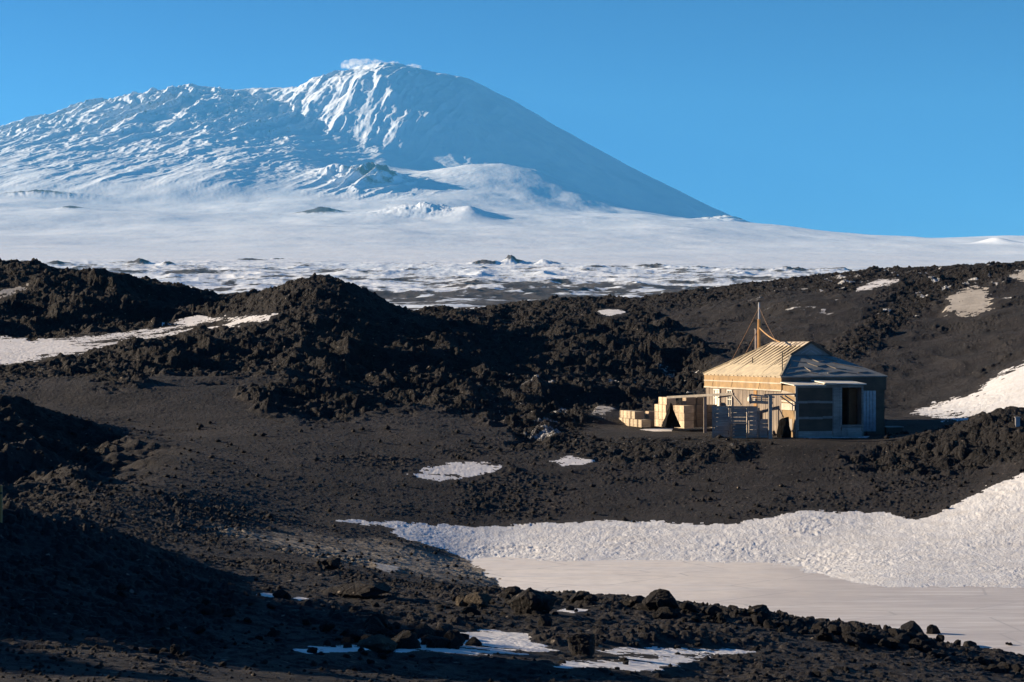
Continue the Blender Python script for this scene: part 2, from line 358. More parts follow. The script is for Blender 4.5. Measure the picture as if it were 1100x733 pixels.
# --- snow masks: name, polygon, depth range, material
SN = [
 ('snow_bank', [(362, 561), (430, 563), (500, 567), (560, 565), (640, 562), (700, 562), (740, 565), (800, 562), (850, 552), (900, 551), (950, 552), (985, 561), (1010, 553), (1050, 530), (1100, 511), (1300, 470), (1300, 700), (1100, 640), (900, 640), (700, 620), (520, 612), (480, 592), (430, 577), (420, 568)], 60, 92, M_BANK, 5),
 ('snow_patch', [(436, 512), (455, 504), (490, 499), (520, 498), (542, 502), (530, 509), (500, 515), (470, 517)], 80, 96, M_PATCH, 3),
 ('snow_patch', [(590, 496), (612, 491), (636, 495), (630, 500), (605, 501)], 80, 98, M_PATCH, 4),
 ('snow_field', [(-300, 350), (0, 362), (60, 364), (110, 361), (165, 354), (215, 338), (232, 344), (262, 340), (300, 339), (290, 347), (240, 353), (190, 360), (130, 370), (90, 380), (0, 393), (-300, 410)], 100, 160, M_PATCH, 5),
 ('snow_patch', [(-60, 325), (-5, 314), (32, 305), (28, 311), (-5, 324)], 130, 190, M_DIRTY, 3),
 ('snow_field', [(976, 446), (1000, 436), (1040, 425), (1070, 405), (1100, 391), (1300, 340), (1300, 470), (1100, 460), (1050, 452), (1010, 451)], 99.5, 135, M_BANK, 5),
 ('snow_patch', [(1014, 322), (1028, 314), (1052, 308), (1060, 318), (1068, 330), (1052, 340), (1035, 340), (1020, 334)], 130, 190, M_DIRTY, 9),
 ('snow_patch', [(924, 308), (945, 301), (968, 301), (955, 307), (936, 312), (915, 315)], 140, 200, M_PATCH, 3),
 ('snow_patch', [(1082, 297), (1100, 291), (1180, 288), (1180, 300), (1100, 304)], 130, 190, M_DIRTY, 3),
 ('snow_patch', [(641, 336), (652, 333), (668, 334), (672, 337), (655, 340)], 150, 200, M_PATCH, 2),
 ('snow_patch', [(428, 700), (440, 690), (470, 684), (520, 681), (562, 684), (572, 692), (600, 700), (560, 705), (480, 705)], 24, 36, M_PATCH, 7),
 ('snow_patch', [(316, 700), (340, 696), (380, 695), (400, 700), (370, 704), (330, 704)], 22, 36, M_PATCH, 3),
 ('snow_patch', [(636, 701), (700, 699), (780, 700), (815, 702), (760, 706), (660, 706)], 22, 36, M_PATCH, 3),
 ('snow_patch', [(590, 722), (610, 713), (680, 710), (760, 707), (740, 714), (700, 721), (640, 719)], 22, 36, M_PATCH, 10),
 ('snow_patch', [(272, 641), (285, 638), (304, 643), (295, 647), (280, 646)], 30, 46, M_PATCH, 3),
 ('snow_patch', [(310, 645), (322, 643), (332, 645), (322, 648)], 30, 46, M_PATCH, 2),
 ('snow_patch', [(594, 658), (610, 655), (632, 657), (615, 661)], 34, 44, M_PATCH, 2),
 ('snow_patch', [(672, 651), (690, 648), (706, 652), (690, 656)], 36, 44, M_PATCH, 2),
 ('snow_patch', [(400, 600), (412, 596), (424, 602), (430, 612), (420, 618), (405, 612)], 48, 62, M_DIRTY, 3),
 ('snow_patch', [(632, 441), (645, 436), (660, 439), (664, 444), (650, 446), (634, 445)], 100, 122, M_DIRTY, 7),
 ('snow_patch', [(686, 457), (700, 454), (722, 455), (722, 460), (700, 461)], 98, 112, M_PATCH, 1),
 ('snow_patch', [(832, 469.5), (850, 468.4), (935, 469.4), (930, 472), (870, 473)], 90, 99, M_PATCH, 1),
]
sid = np.full(Z.shape, -1, np.int8); snow = np.zeros(Z.shape, np.float32)
for i, (nm, poly, d0, d1, mt, wp) in enumerate(SN):
    xs = [p[0] for p in poly]; ys = [p[1] for p in poly]; pad = 30
    box = (PX > min(xs) - pad) & (PX < max(xs) + pad) & (PY > min(ys) - pad) & (PY < max(ys) + pad) & (YY > d0) & (YY < d1)
    r_ = np.where(box.any(1))[0]; c_ = np.where(box.any(0))[0]
    if len(r_) == 0: print('EMPTY', nm, poly[0]); continue
    sl = (slice(r_[0], r_[-1] + 1), slice(c_[0], c_[-1] + 1))
    sd = poly_sd(PX[sl] + wx[sl] * wp * 1.5, PY[sl] + wy[sl] * wp * .6, poly) + ed[sl] * wp * .55
    if nm == 'snow_field' and poly[0][0] < -200:   # bare gravel tongue between its two arms
        sd = np.minimum(sd, -(poly_sd(PX[sl] + wx[sl] * 6, PY[sl] + wy[sl] * 2, [(80, 369), (150, 362), (215, 348), (250, 343), (232, 350), (160, 361), (110, 369)]) + ed[sl] * 2))
    if wp >= 3 and i: sd = sd - 7 * sstep(.30, .55, fbm(X[sl] * 1.1, YY[sl] * 1.1, 3, 200 + i)) * sstep(14, 4, sd) - 2.0 * (fbm(X[sl] * 5, YY[sl] * 5, 3, 230 + i) > .25)
    m = np.where(box[sl], sd, -99)
    new = m > 0; sub = sid[sl]; sub[new] = i; sid[sl] = sub
    snow[sl] = np.maximum(snow[sl], sstep(-5, .3, m))
def blur(a, r):
    for ax in (0, 1):
        n = a.shape[ax]; p_ = np.concatenate([np.repeat(np.take(a, [0], ax), r + 1, ax), a, np.repeat(np.take(a, [-1], ax), r, ax)], ax); c_ = np.cumsum(p_, ax, dtype=np.float64)
        a = ((np.take(c_, range(2 * r + 1, 2 * r + 1 + n), ax) - np.take(c_, range(n), ax)) / (2 * r + 1)).astype(np.float32)
    return a
snow = np.clip(blur(blur(snow, 3), 4) * 1.5, 0, 1)
# --- height detail
print('masks', time.time() - T0)
hump = ridged(X * .11, YY * .11, 4, 31) - .45
hump2 = ridged(X * .32, YY * .32, 3, 37) - .4
X = X.astype(np.float32); YY = YY.astype(np.float32)
b3 = boulders(X, YY, 2.0, 60, .8) * 2.0; b2 = boulders(X, YY, .85, 70, .85) * .85
b1 = boulders(X, YY, .40, 80, .9) * .40; b0 = boulders(X, YY, .2, 90, .8) * .2
det = fbm(X * 4, YY * 4, 3, 95)
skyfade = 1 - .45 * sstep(160, 195, YY)
rk = rock * (1 - snow)
big = (lava * 1.0 + flow * .35 + right * .35 + front * .25 + leftm * .2)
big = big * (1 - .75 * np.exp(-(((X + 14.0) / 7) ** 2 + ((YY - 150) / 14) ** 2)))
Zr = big * (hump * 1.5 + hump2 * .55) * (1 - snow) * skyfade
Zr += rk * (b3 * .22 + b2 * .42 + b1 * .55 + b0 * .5 + det * .06)
# gravel plains and slopes: small stones, patchy
patch_ = sstep(.0, .45, fbm(X * .18, YY * .18, 4, 41)); patch2 = sstep(.1, .5, fbm(X * .6, YY * .6, 3, 43))
gr = (1 - rock) * (1 - snow)
Zr += gr * (fbm(X * .25, YY * .25, 3, 51) * .10 + fbm(X * 1.3, YY * 1.3, 3, 52) * .03 + sstep(14, 40, YY) * (b0 * (.2 + .45 * patch_) + b1 * .6 * patch_ * patch2))
hillside = sstep(104, 125, YY)
Zr += gr * hillside * (fbm(X * .16, YY * .16, 4, 54) * .55 + b2 * .3 * patch2 + b1 * .3 * patch_ + ridged(X * .5, YY * .2, 3, 57) * .12)
Zr += (fore + fleft * .8) * (1 - snow) * sstep(12, 30, YY) * (b1 * .22 + b2 * .08 * patch_ + b0 * .55 + fbm(X * .5, YY * .5, 3, 55) * .16)
Zr += sstep(-13, -20, X) * sstep(100, 80, YY) * (fbm(X * .2, YY * .2, 5, 85, .6) * 2.6 - .9)  # roughens the added out-of-view left hill to break up its shadow edge
# snow relief: sun cups
cup = fbm(X * 4.6 + wx * 2, YY * 4.0, 4, 61, .7) * (.6 + .9 * sstep(-.3, .5, fbm(X * .35, YY * .35, 3, 63))) + .3
isb = np.isin(sid, [0, 5]); isf = (sid == 3)
Zr += snow * np.where(isb, .030, np.where(isf, .03, .018)) * (cup - .3 + .5 * fbm(X * 1.6, YY * 1.6, 2, 62)) * (.55 + .45 * sstep(60, 72, YY)) + snow * .03
# keep the hut's yard even
hx, hy = 14.5, 101
yard = np.exp(-(((X - 13.5) / 9) ** 2 + ((YY - 101) / 7) ** 2) ** 2)
yard2 = np.exp(-(((X - 7.2) / 4.2) ** 2 + ((YY - 107) / 5) ** 2) ** 2)
yz = -4.28
NZ = Z + Zr * (1 - yard * .85)
NZ = NZ * (1 - yard * .9) + (yz + Zr * .1) * yard * .9
NZ = NZ * (1 - yard2) + (-4.34 + Zr * .12) * yard2
# lake surface
lk = lakearea & (NZ < LAKE + ed * .025)
lkz = LAKE + fbm(X * .8, YY * .8, 3, 66) * .006
NZ = np.where(lk, lkz, NZ)
frost = (lava * .55 * sstep(.15, .6, fbm(X * .45, YY * .45, 3, 71)) * sstep(.0, .3, -Z * .2 - .0) * sstep(350, 700, PX) +
         front * .25 + sstep(6, -2, np.abs(Z - LAKE) * 12) * .2)
frost += .5 * hillside * sstep(.25, .6, fbm(X * .9, YY * .6, 4, 73)) * sstep(700, 850, PX) * sstep(360, 330, PY)
frost = np.clip(frost, 0, 1).astype(np.float32)
NV = np.stack([X, YY, NZ], -1).reshape(-1, 3)
nr, nc = Z.shape
idx = np.arange(nr * nc).reshape(nr, nc)
FC = np.stack([idx[:-1, :-1], idx[:-1, 1:], idx[1:, 1:], idx[1:, :-1]], -1)
fs = sid[:-1, :-1].copy(); fl = lk[:-1, :-1] & lk[1:, 1:]
fs = np.where(fl, 100, fs)
frock = rock[:-1, :-1] > .5
code = np.where(fs >= 0, fs, np.where(frock, -2, -1))
attrs = {'frost': frost, 'silt': (sil * (1 - rock) * sstep(-.75, .05, fbm(X * .35 + YY * .2, YY * .9, 4, 91))).astype(np.float32)}
tag(mesh_np('ground', NV, FC[code == -1], M_GRAVEL, attrs), kind='structure')
tag(mesh_np('lava_hills', NV, FC[code == -2], M_LAVA, attrs), kind='structure')
tag(mesh_np('frozen_lake', NV, FC[code == 100], M_ICE, {'wear': sstep(3, 15, X + 3 * wx + (66 - YY) * .25)}), kind='structure')
for i, (nm, poly, d0, d1, mt, wp) in enumerate(SN):
    F = FC[code == i]
    if len(F): tag(mesh_np(nm, NV, F, mt), kind='structure')
def ground_z(x, y):
    s = x / (y + OFF); j = int(np.clip(np.searchsorted(sc_, s), 1, nc - 1)); i = int(np.clip(np.searchsorted(vY, y), 1, nr - 1))
    a = (s - sc_[j - 1]) / (sc_[j] - sc_[j - 1]); b = (y - vY[i - 1]) / (vY[i] - vY[i - 1])
    return float((NZ[i - 1, j - 1] * (1 - a) + NZ[i - 1, j] * a) * (1 - b) + (NZ[i, j - 1] * (1 - a) + NZ[i, j] * a) * b)
def hit(px, py, ymin=10, ymax=210):
    """where the ray through a photograph pixel first meets the ground"""
    prev = None
    y = ymin
    while y < ymax:
        x = (px - 550) * K * y; g = ground_z(x, y); z = (HZ - py) * K * y
        if z <= g: return x, y, g
        y += .15 if y < 60 else .4
    return (px - 550) * K * ymax, ymax, g
print('near terrain', time.time() - T0)

# ------------------------------------------------------------------ far terrain and mountain
FP = []
def frow(Y, pts):
    for a, b in pts: FP.append((a, b, Y))
for p in (-500, 0, 550, 1100, 1600): FP.append((p, HZ + 8 / (K * 200), 200)); FP.append((p, 352, 700))
frow(1500, [(-500, 328), (0, 330), (300, 331), (550, 331), (800, 331), (1100, 331), (1600, 331)])
frow(2500, [(-500, 300), (0, 303), (300, 306), (550, 308), (800, 310), (1100, 312), (1600, 314)])
frow(4000, [(-500, 282), (0, 284), (300, 286), (550, 288), (800, 291), (1100, 294), (1600, 298)])
frow(6000, [(-500, 268), (0, 270), (300, 271), (550, 273), (800, 278), (1100, 282), (1600, 286)])
frow(9000, [(-500, 254), (0, 255), (300, 256), (550, 258), (800, 264), (950, 266), (1100, 268), (1600, 274)])
frow(12000, [(-500, 238), (0, 240), (300, 241), (550, 243), (800, 252), (950, 260), (1050, 262), (1100, 262), (1600, 268)])
frow(15000, [(-500, 220), (0, 222), (300, 224), (550, 228), (700, 236), (830, 244), (870, 247.5), (950, 258), (1050, 260), (1100, 259), (1200, 258), (1600, 270)])
frow(18500, [(-500, 200), (0, 202), (300, 200), (450, 200), (550, 210), (650, 224), (750, 236), (850, 252), (950, 266), (1100, 276), (1600, 290)])
frow(20500, [(440, 186), (490, 179), (530, 178), (570, 186), (615, 203), (660, 219), (720, 234)])
frow(22500, [(-500, 190), (0, 200), (300, 195), (500, 200), (650, 224), (750, 242), (830, 256), (950, 278), (1100, 290), (1600, 310)])
frow(27500, [(-800, 260), (0, 205), (300, 200), (500, 205), (650, 235), (750, 258), (830, 275), (1100, 320), (1600, 340)])
frow(36000, [(-800, 330), (0, 300), (500, 300), (1100, 350), (1600, 360)])
FPa = np.array(FP, float)
ev2 = tps_fit((FPa[:, 0] - 550) * K * SU * .6, np.log(FPa[:, 2]) * 10, (HZ - FPa[:, 1]) * K, .002)
uc2 = np.concatenate([np.linspace(-.75, sL, 14, endpoint=False), np.linspace(sL, sR, 260), np.linspace(sR, .75, 15)[1:]])
vY2 = np.concatenate([np.exp(np.linspace(math.log(225), math.log(1150), 60, endpoint=False)), np.exp(np.linspace(math.log(1150), math.log(17500), 560, endpoint=False)), np.linspace(17500, 27800, 460, endpoint=False), np.linspace(27800, 36000, 50)])
vc2 = np.log(np.exp(np.linspace(math.log(220), math.log(36500), 420)))
UC, VC = np.meshgrid(uc2, vc2); Q2 = ev2(UC * SU * .6, VC * 10)
sc2 = np.concatenate([np.linspace(-.7, sL, 90, endpoint=False), np.linspace(sL, sR, 1450), np.linspace(sR, .7, 91)[1:]])
S2, Y2 = np.meshgrid(sc2, vY2); X2 = S2 * Y2
Zb = upsample(Q2, uc2, vc2, sc2, np.log(vY2)) * Y2
PX2 = S2 / K + 550
def bump_at(px, Y, rx, ry, h, p=2, skew=0):
    x0 = (px - 550) * K * Y; out = np.zeros(X2.shape, np.float32)
    i0, i1 = np.searchsorted(vY2, [Y - 7.0 * ry, Y + 7.0 * ry]); j0, j1 = np.searchsorted(sc2, [(x0 - 7.0 * rx) / (Y + 7.0 * ry) if x0 > 7.0 * rx else (x0 - 7.0 * rx) / max(Y - 7.0 * ry, 200), (x0 + 7.0 * rx) / max(Y - 7.0 * ry, 200) if x0 > -7.0 * rx else (x0 + 7.0 * rx) / (Y + 7.0 * ry)])
    sl = (slice(i0, i1), slice(j0, j1))
    d = np.sqrt(((X2[sl] - x0) / rx) ** 2 + ((Y2[sl] - Y) / ry) ** 2)
    out[sl] = h * np.exp(-d ** p); return out
# the volcano: two radial profiles, the active cone and the old caldera shoulder
YM = 26500.0
def radial(px0, Y0, prof, sx=1., sy=1., sr=1., sf=1.):
    x0 = (px0 - 550) * K * YM
    dx = (X2 - x0); dx = np.where(dx < 0, dx * sx, dx * sr); dy = (Y2 - Y0); dy = np.where(dy < 0, dy * sf, dy * sy)
    r = np.sqrt(dx * dx + dy * dy); th = np.arctan2(dy, dx)
    rr = np.array([a for a, b in prof], float); zz = np.array([b for a, b in prof], float)
    wr = r * (1 + .05 * fbm(np.cos(th) * 3 + 5, np.sin(th) * 3 + r / 3000, 3, 5))
    return np.interp(wr, rr, zz), r, th
zz = lambda py: (HZ - py) * K * YM
prof1 = [(0, zz(72)), (430, zz(73)), (560, zz(77)), (900, zz(83)), (1239, zz(90)), (1735, zz(112)), (2230, zz(136)), (2850, zz(165)), (3469, zz(195)), (4088, zz(220)), (4400, zz(233)), (4800, zz(252)), (9000, zz(330)), (40000, zz(2000))]
prof2 = [(0, zz(98)), (700, zz(98)), (1115, zz(101)), (1610, zz(110)), (2044, zz(120)), (2478, zz(134)), (2974, zz(149)), (3700, zz(172)), (5200, zz(205)), (7000, zz(245)), (10000, zz(330)), (40000, zz(2000))]
c1, r1, t1 = radial(412, 26000, prof1, 1.3)
c2, r2, t2 = radial(245, YM, prof2, 1, 1.05, 1.5, .82)
c3, r3, t3 = radial(335, YM, [(0, zz(92)), (900, zz(95)), (4500, zz(190)), (6500, zz(235)), (9000, zz(330)), (40000, zz(2000))], 1, 1, 1.9)
def smax(a, b, k): 
    h = np.clip(.5 + .5 * (a - b) / k, 0, 1); return b * (1 - h) + a * h + k * h * (1 - h)
mt = smax(smax(c2, c3, 80), c1, 60)
Zm = smax(mt, Zb, 160) - 0
onm = sstep(-150, 520, mt - Zb)
leftw = (1 - sstep(420, 530, PX2)) * (1 - .52 * sstep(300, 380, PX2))
# ribs and gullies running down the slopes
warpx = fbm(X2 / 900, Y2 / 1400, 4, 11) * 190
rx_, ry_ = X2 + warpx, Y2 + warpx * .6
ang = R(77)
ux = (rx_ * math.cos(ang) + ry_ * math.sin(ang)); uy = (-rx_ * math.sin(ang) + ry_ * math.cos(ang))
rib = ridged(ux / 2000, uy / 270, 4, 13, .52) - .64
rib2 = ridged(ux / 520, uy / 110, 4, 15, .6) - .6
rib3 = fbm(rx_ / 130, ry_ / 130, 4, 16, .6)
amp = onm * (.10 + .90 * leftw)
crest = 1 - .92 * sstep(25000, 26200, Y2)
Zm += amp * crest * (.4 + .6 * sstep(zz(205), zz(125), Zm)) * (rib * 125 + rib2 * 58 + rib3 * 30)
Zm += amp * (1 - crest) * rib3 * 14 - onm * 62
Zm += (1 - amp) * onm * (fbm(t1 * 9, r1 / 1500, 4, 17) * 60 * sstep(600, 2200, r1) + fbm(X2 / 700, Y2 / 700, 4, 18) * 34 + fbm(X2 / 160, Y2 / 160, 3, 19) * 4)
# ridges and cones standing on the flank
Zm += bump_at(400, 18600, 300, 700, 235, 1.3) * (1 + .6 * rib2)
Zm += bump_at(360, 18800, 260, 500, 90, 1.5) * (1 + .6 * rib3)
Zm += bump_at(345, 14500, 120, 120, 62, 1.3) * (1 + .6 * rib3)
Zm += bump_at(455, 14300, 300, 500, 85, 1.35) * (1 + .5 * rib3)
Zm += bump_at(505, 14000, 150, 600, 62, 1.6)
Zm += bump_at(600, 19500, 500, 900, 45, 2) + bump_at(780, 19500, 260, 700, 120, 1.4) * (1 + .4 * rib3) + bump_at(1070, 11000, 75, 300, 30, 1.6)
Zm += bump_at(75, 14000, 120, 90, 26, 1.4) + bump_at(45, 16500, 420, 200, 45, 1.6) * (1 + .5 * rib3)
# snow plain swells and sastrugi
pl = (1 - onm)
Zm += pl * Y2 * (fbm(X2 / 1400, Y2 / 2600, 4, 23) * .0036 * sstep(3000, 9000, Y2) + fbm(X2 / 90, Y2 / 300, 4, 25) * .00012)
# lowland of rock knolls between the snow
low = sstep(5200, 3800, Y2) * sstep(700, 1200, Y2)
kn = ridged(X2 / 120, Y2 / 150, 4, 27, .55) - .45; kn0 = fbm(X2 / 400, Y2 / 500, 3, 26)
Zm += low * (kn * 8 + kn0 * 7 + fbm(X2 / 28, Y2 / 40, 3, 28) * 2) * (.5 + .5 * sstep(900, 2600, Y2))
KNN = .7 + 1.3 * fbm(X2 / 38, Y2 / 70, 4, 77, .6)
def knoll(px, py, wpx, h, Y):
    global Zm
    Zm = Zm + bump_at(px, Y, wpx * K * Y, wpx * K * Y * 1.6, h * K * Y, 1.4) * KNN
KN = [(550, 268, 16, 10, 4600), (520, 271, 14, 6, 4500), (585, 272, 16, 5, 4600), (20, 272, 9, 6, 4300), (60, 275, 15, 4, 4000), (150, 276, 14, 5, 4200), (180, 275, 10, 5, 4100),
      (300, 272, 10, 5, 4800), (270, 275, 18, 3, 4600), (490, 280, 22, 5, 3600), (440, 284, 14, 4, 3600), (640, 280, 20, 4, 3900), (700, 278, 18, 5, 4300), (745, 281, 16, 4, 4200), (790, 284, 24, 4, 3900), (850, 284, 26, 5, 4000), (900, 286, 22, 5, 4100), (945, 284, 8, 5, 4200), (730, 296, 20, 3, 2900), (600, 296, 24, 4, 2900), (350, 283, 20, 3, 3600)]
for q in KN: knoll(*q)
# rock exposure: 0 = snow, 1 = bare rock
ns = fbm(X2 / 260, Y2 / 260, 5, 33, .65); nl = fbm(X2 / 60, Y2 / 75, 4, 34, .65)
ns2 = fbm(X2 / 24, Y2 / 40, 4, 35, .65)
rk2 = low * (.34 * sstep(-.3, .4, ns + .25 * sstep(3600, 1600, Y2)) + .85 * nl + .6 * ns2 + .2 * kn + .13)
band = sstep(2950, 2300, Y2)
rk2 = rk2 * (.55 + .6 * band)
for (px, py, w, h, Y) in KN:
    rk2 = np.maximum(rk2, bump_at(px, Y, w * K * Y * .8, w * K * Y * 1.3, 1.0, 1.6) * (.7 + .9 * nl))
rk2 = np.maximum(rk2, bump_at(345, 14500, 150, 150, 1.3, 1.6) * (.75 + .5 * nl))
rk2 = np.maximum(rk2, (bump_at(400, 18600, 260, 500, .75, 1.6) + bump_at(45, 16500, 420, 150, .6, 1.8) + bump_at(75, 14000, 100, 70, .8) + bump_at(780, 19500, 260, 400, .65, 1.4)) * (.6 + 1.2 * rib3))
gz, gx = np.gradient(Zm); stp = np.abs(gx) / np.gradient(X2, axis=1)
rk2 = np.maximum(rk2, onm * leftw * (sstep(.45, 1.0, stp) * .22 + .30 * sstep(.1, .5, rib3) * sstep(-.1, .3, rib2)) )
rk2 = np.clip(rk2, 0, 1)
m, nt, p = new_mat('volcano_snow')
v = coords(nt); ar = nt.nodes.new('ShaderNodeAttribute'); ar.attribute_name = 'rock'
vs = coords(nt, (1, .35, 1)); n1 = tnoise(nt, vs, .022, 7, .7); n2 = tnoise(nt, vs, .11, 6, .7); n3 = tnoise(nt, v, .004, 5, .6)
ad = N(nt, 'ShaderNodeMath', operation='MULTIPLY_ADD'); nt.links.new(n1, ad.inputs[0]); ad.inputs[1].default_value = .55; nt.links.new(ar.outputs['Fac'], ad.inputs[2])
ad2 = N(nt, 'ShaderNodeMath', operation='MULTIPLY_ADD'); nt.links.new(n2, ad2.inputs[0]); ad2.inputs[1].default_value = .5; nt.links.new(ad.outputs[0], ad2.inputs[2])
rf = ramp(nt, ad2.outputs[0], [(.70, 0.0), (.90, 1.0)])
rc = ramp(nt, n2, [(.3, (.04, .04, .045)), (.7, (.12, .115, .12))])
scn = ramp(nt, n3, [(.35, (.68, .78, .92)), (.65, (.78, .84, .94))])
cc = mixc(nt, rf.outputs[0], scn.outputs[0], rc.outputs[0])
nt.links.new(cc, p.inputs['Base Color']); p.inputs['Roughness'].default_value = .8; p.inputs['Specular IOR Level'].default_value = .1
n5 = tnoise(nt, v, .03, 4, .6)
bump(nt, p, n5, .25, 12)
NV2 = np.stack([X2, Y2, Zm], -1).reshape(-1, 3); nr2, nc2 = Zm.shape
id2 = np.arange(nr2 * nc2).reshape(nr2, nc2); F2 = np.stack([id2[:-1, :-1], id2[:-1, 1:], id2[1:, 1:], id2[1:, :-1]], -1)
split = int(np.searchsorted(vY2, 5600))
tag(mesh_np('snow_plain', NV2, F2[:split].reshape(-1, 4), m, {'rock': rk2}), kind='structure')
tag(mesh_np('snowy_volcano', NV2, F2[split:].reshape(-1, 4), m, {'rock': rk2}), kind='structure')
print('far terrain', time.time() - T0)

# ------------------------------------------------------------------ steam at the summit
def steam():
    bm = bmesh.new(); rng = random.Random(3)
    for i in range(12):
        t = i / 11; px = 374 + 74 * t; py = 69.5 - 1.5 * math.sin(t * 5) + t * 2.5
        c = at(px, py, 26000); r = (95 - 45 * t) * rng.uniform(.6, 1.25)
        bmesh.ops.create_icosphere(bm, subdivisions=3, radius=r, matrix=Matrix.Translation(c) @ Matrix.Diagonal((1.5, 1.3, .8, 1)))
    for v in bm.verts:
        n = mnoise.noise(v.co / 60); v.co += v.co.normalized().cross(Vector((0, 0, 1))) * n * 20 + Vector((0, 0, n * 25))
    me = bpy.data.meshes.new('steam_plume'); bm.to_mesh(me); bm.free()
    mt = bpy.data.materials.new('steam'); mt.use_nodes = True; nt = mt.node_tree; nt.nodes.clear()
    o = nt.nodes.new('ShaderNodeOutputMaterial'); pv = nt.nodes.new('ShaderNodeVolumePrincipled')
    pv.inputs['Color'].default_value = (1, 1, 1, 1); pv.inputs['Anisotropy'].default_value = .2
    nn = tnoise(nt, coords(nt), .016, 4, .65); dr = ramp(nt, nn, [(.42, 0.0), (.68, .014)]); nt.links.new(dr.outputs[0], pv.inputs['Density'])
    nt.links.new(pv.outputs[0], o.inputs['Volume'])
    return tag(link('steam_plume', me, mt), 'thin white steam plume drifting right from the volcano summit', 'steam', kind='stuff')
steam()

# ------------------------------------------------------------------ the hut
Yn = 98.0
NX = (840 - 550) * K * Yn
GZ = -4.36
ROT = R(15)
W, L = 5.5, 10.6
EH = 3.02         # eave height over the yard
RISE = 1.68
hut = empty('expedition_hut', (NX, Yn, GZ), ROT, label='weathered wooden hut with hipped felt roof and dark porch doorway', cat='hut')
HM = Matrix.Translation((NX, Yn, GZ)) @ Matrix.Rotation(ROT, 4, 'Z')
rng = random.Random(5)
FZ = EH - .72     # under side of the fascia
# left wall: upright boards, window openings cut
wins = [(8.45, 9.35, 1.25, 2.22), (6.65, 7.35, 1.2, 2.22)]
b = MB(); y = 0.0
while y < L - .02:
    w = min(rng.uniform(.17, .25), L - y); xo = rng.uniform(-.012, .012)
    segs = [(0, FZ + .02)]
    for (a0, a1, z0, z1) in wins:
        if y + w > a0 + .03 and y < a1 - .03: segs = [(0, z0), (z1, FZ + .02)]
    for z0, z1 in segs: b.box((xo, y + .006, z0), (.06 + xo, y + w - .006, z1))
    y += w
b.box((.065, .1, 0), (.10, 8.4, FZ)); b.build('wall', M_BOARD, hut)
b = MB(); b.box((0, L - .06, 0), (W, L, FZ + .02)); b.build('wall', M_BOARD, hut)
b = MB(); b.box((W - .06, .06, 0), (W, L - .06, FZ + .02)); b.build('wall', M_BOARD, hut)
# front wall: brown felt, with a corrugated strip of upright boards beside the porch
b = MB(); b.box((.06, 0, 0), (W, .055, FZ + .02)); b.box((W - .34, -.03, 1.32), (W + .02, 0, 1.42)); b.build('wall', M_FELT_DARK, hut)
b = MB(); x = 3.66
while x < 5.0:
    b.box((x, -.05, .25), (x + .085, -.004, FZ - .02)); b.box((x + .085, -.026, .25), (x + .17, -.004, FZ - .02)); x += .17
b.box((3.62, -.075, 1.62), (3.9, -.052, 1.7)); b.build('wall_cladding', M_ZINC, hut)
for i, (a0, a1, z0, z1) in enumerate(wins):
    f = MB(); t = .07
    f.box((-.05, a0, z0), (.03, a0 + t, z1)); f.box((-.05, a1 - t, z0), (.03, a1, z1)); f.box((-.05, a0 + t, z0), (.03, a1 - t, z0 + t)); f.box((-.05, a0 + t, z1 - t), (.03, a1 - t, z1))
    f.box((-.03, (a0 + a1) / 2 - .02, z0 + t), (.02, (a0 + a1) / 2 + .02, z1 - t)); f.box((-.031, a0 + t, (z0 + z1) / 2 - .02), (.019, a1 - t, (z0 + z1) / 2 + .02))
    wn = f.build('window', M_WHITE, hut)
    pn = MB().box((.0, a0 + t, z0 + t), (.012, a1 - t, z1 - t)).build('pane' if i else 'shutter', M_GLASS if i else M_WHITE, wn)
MB().box((-.05, 3.2, .9), (-.003, 3.6, FZ - .05)).build('wall_batten', M_MAST, hut)
# fascia
def ring(lo, hi, out, th=.05):
    b = MB(); b.box((-out, -out, lo), (-out + th, L + out, hi)); b.box((-out + th, -out, lo), (W + out, -out + th, hi))
    b.box((W + out - th, -out + th, lo), (W + out, L + out, hi)); b.box((-out + th, L + out - th, lo), (W + out - th, L + out, hi)); return b
o = .07
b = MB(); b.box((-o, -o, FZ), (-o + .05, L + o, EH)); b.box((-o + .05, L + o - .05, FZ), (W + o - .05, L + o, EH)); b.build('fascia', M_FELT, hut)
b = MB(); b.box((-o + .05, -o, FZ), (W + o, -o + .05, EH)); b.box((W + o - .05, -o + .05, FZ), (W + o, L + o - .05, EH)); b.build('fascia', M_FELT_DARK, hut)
b = MB()
for z0, h in ((FZ - .03, .075), (FZ + .33, .06), (EH - .07, .075)):
    b.box((-o - .025, -o - .02, z0), (-o - .002, L + o, z0 + h))
b.build('fascia_batten', M_PALE, hut)
MB().box((-o, -o - .025, EH - .06), (W + o, -o - .002, EH)).build('fascia_batten', M_HIP, hut)
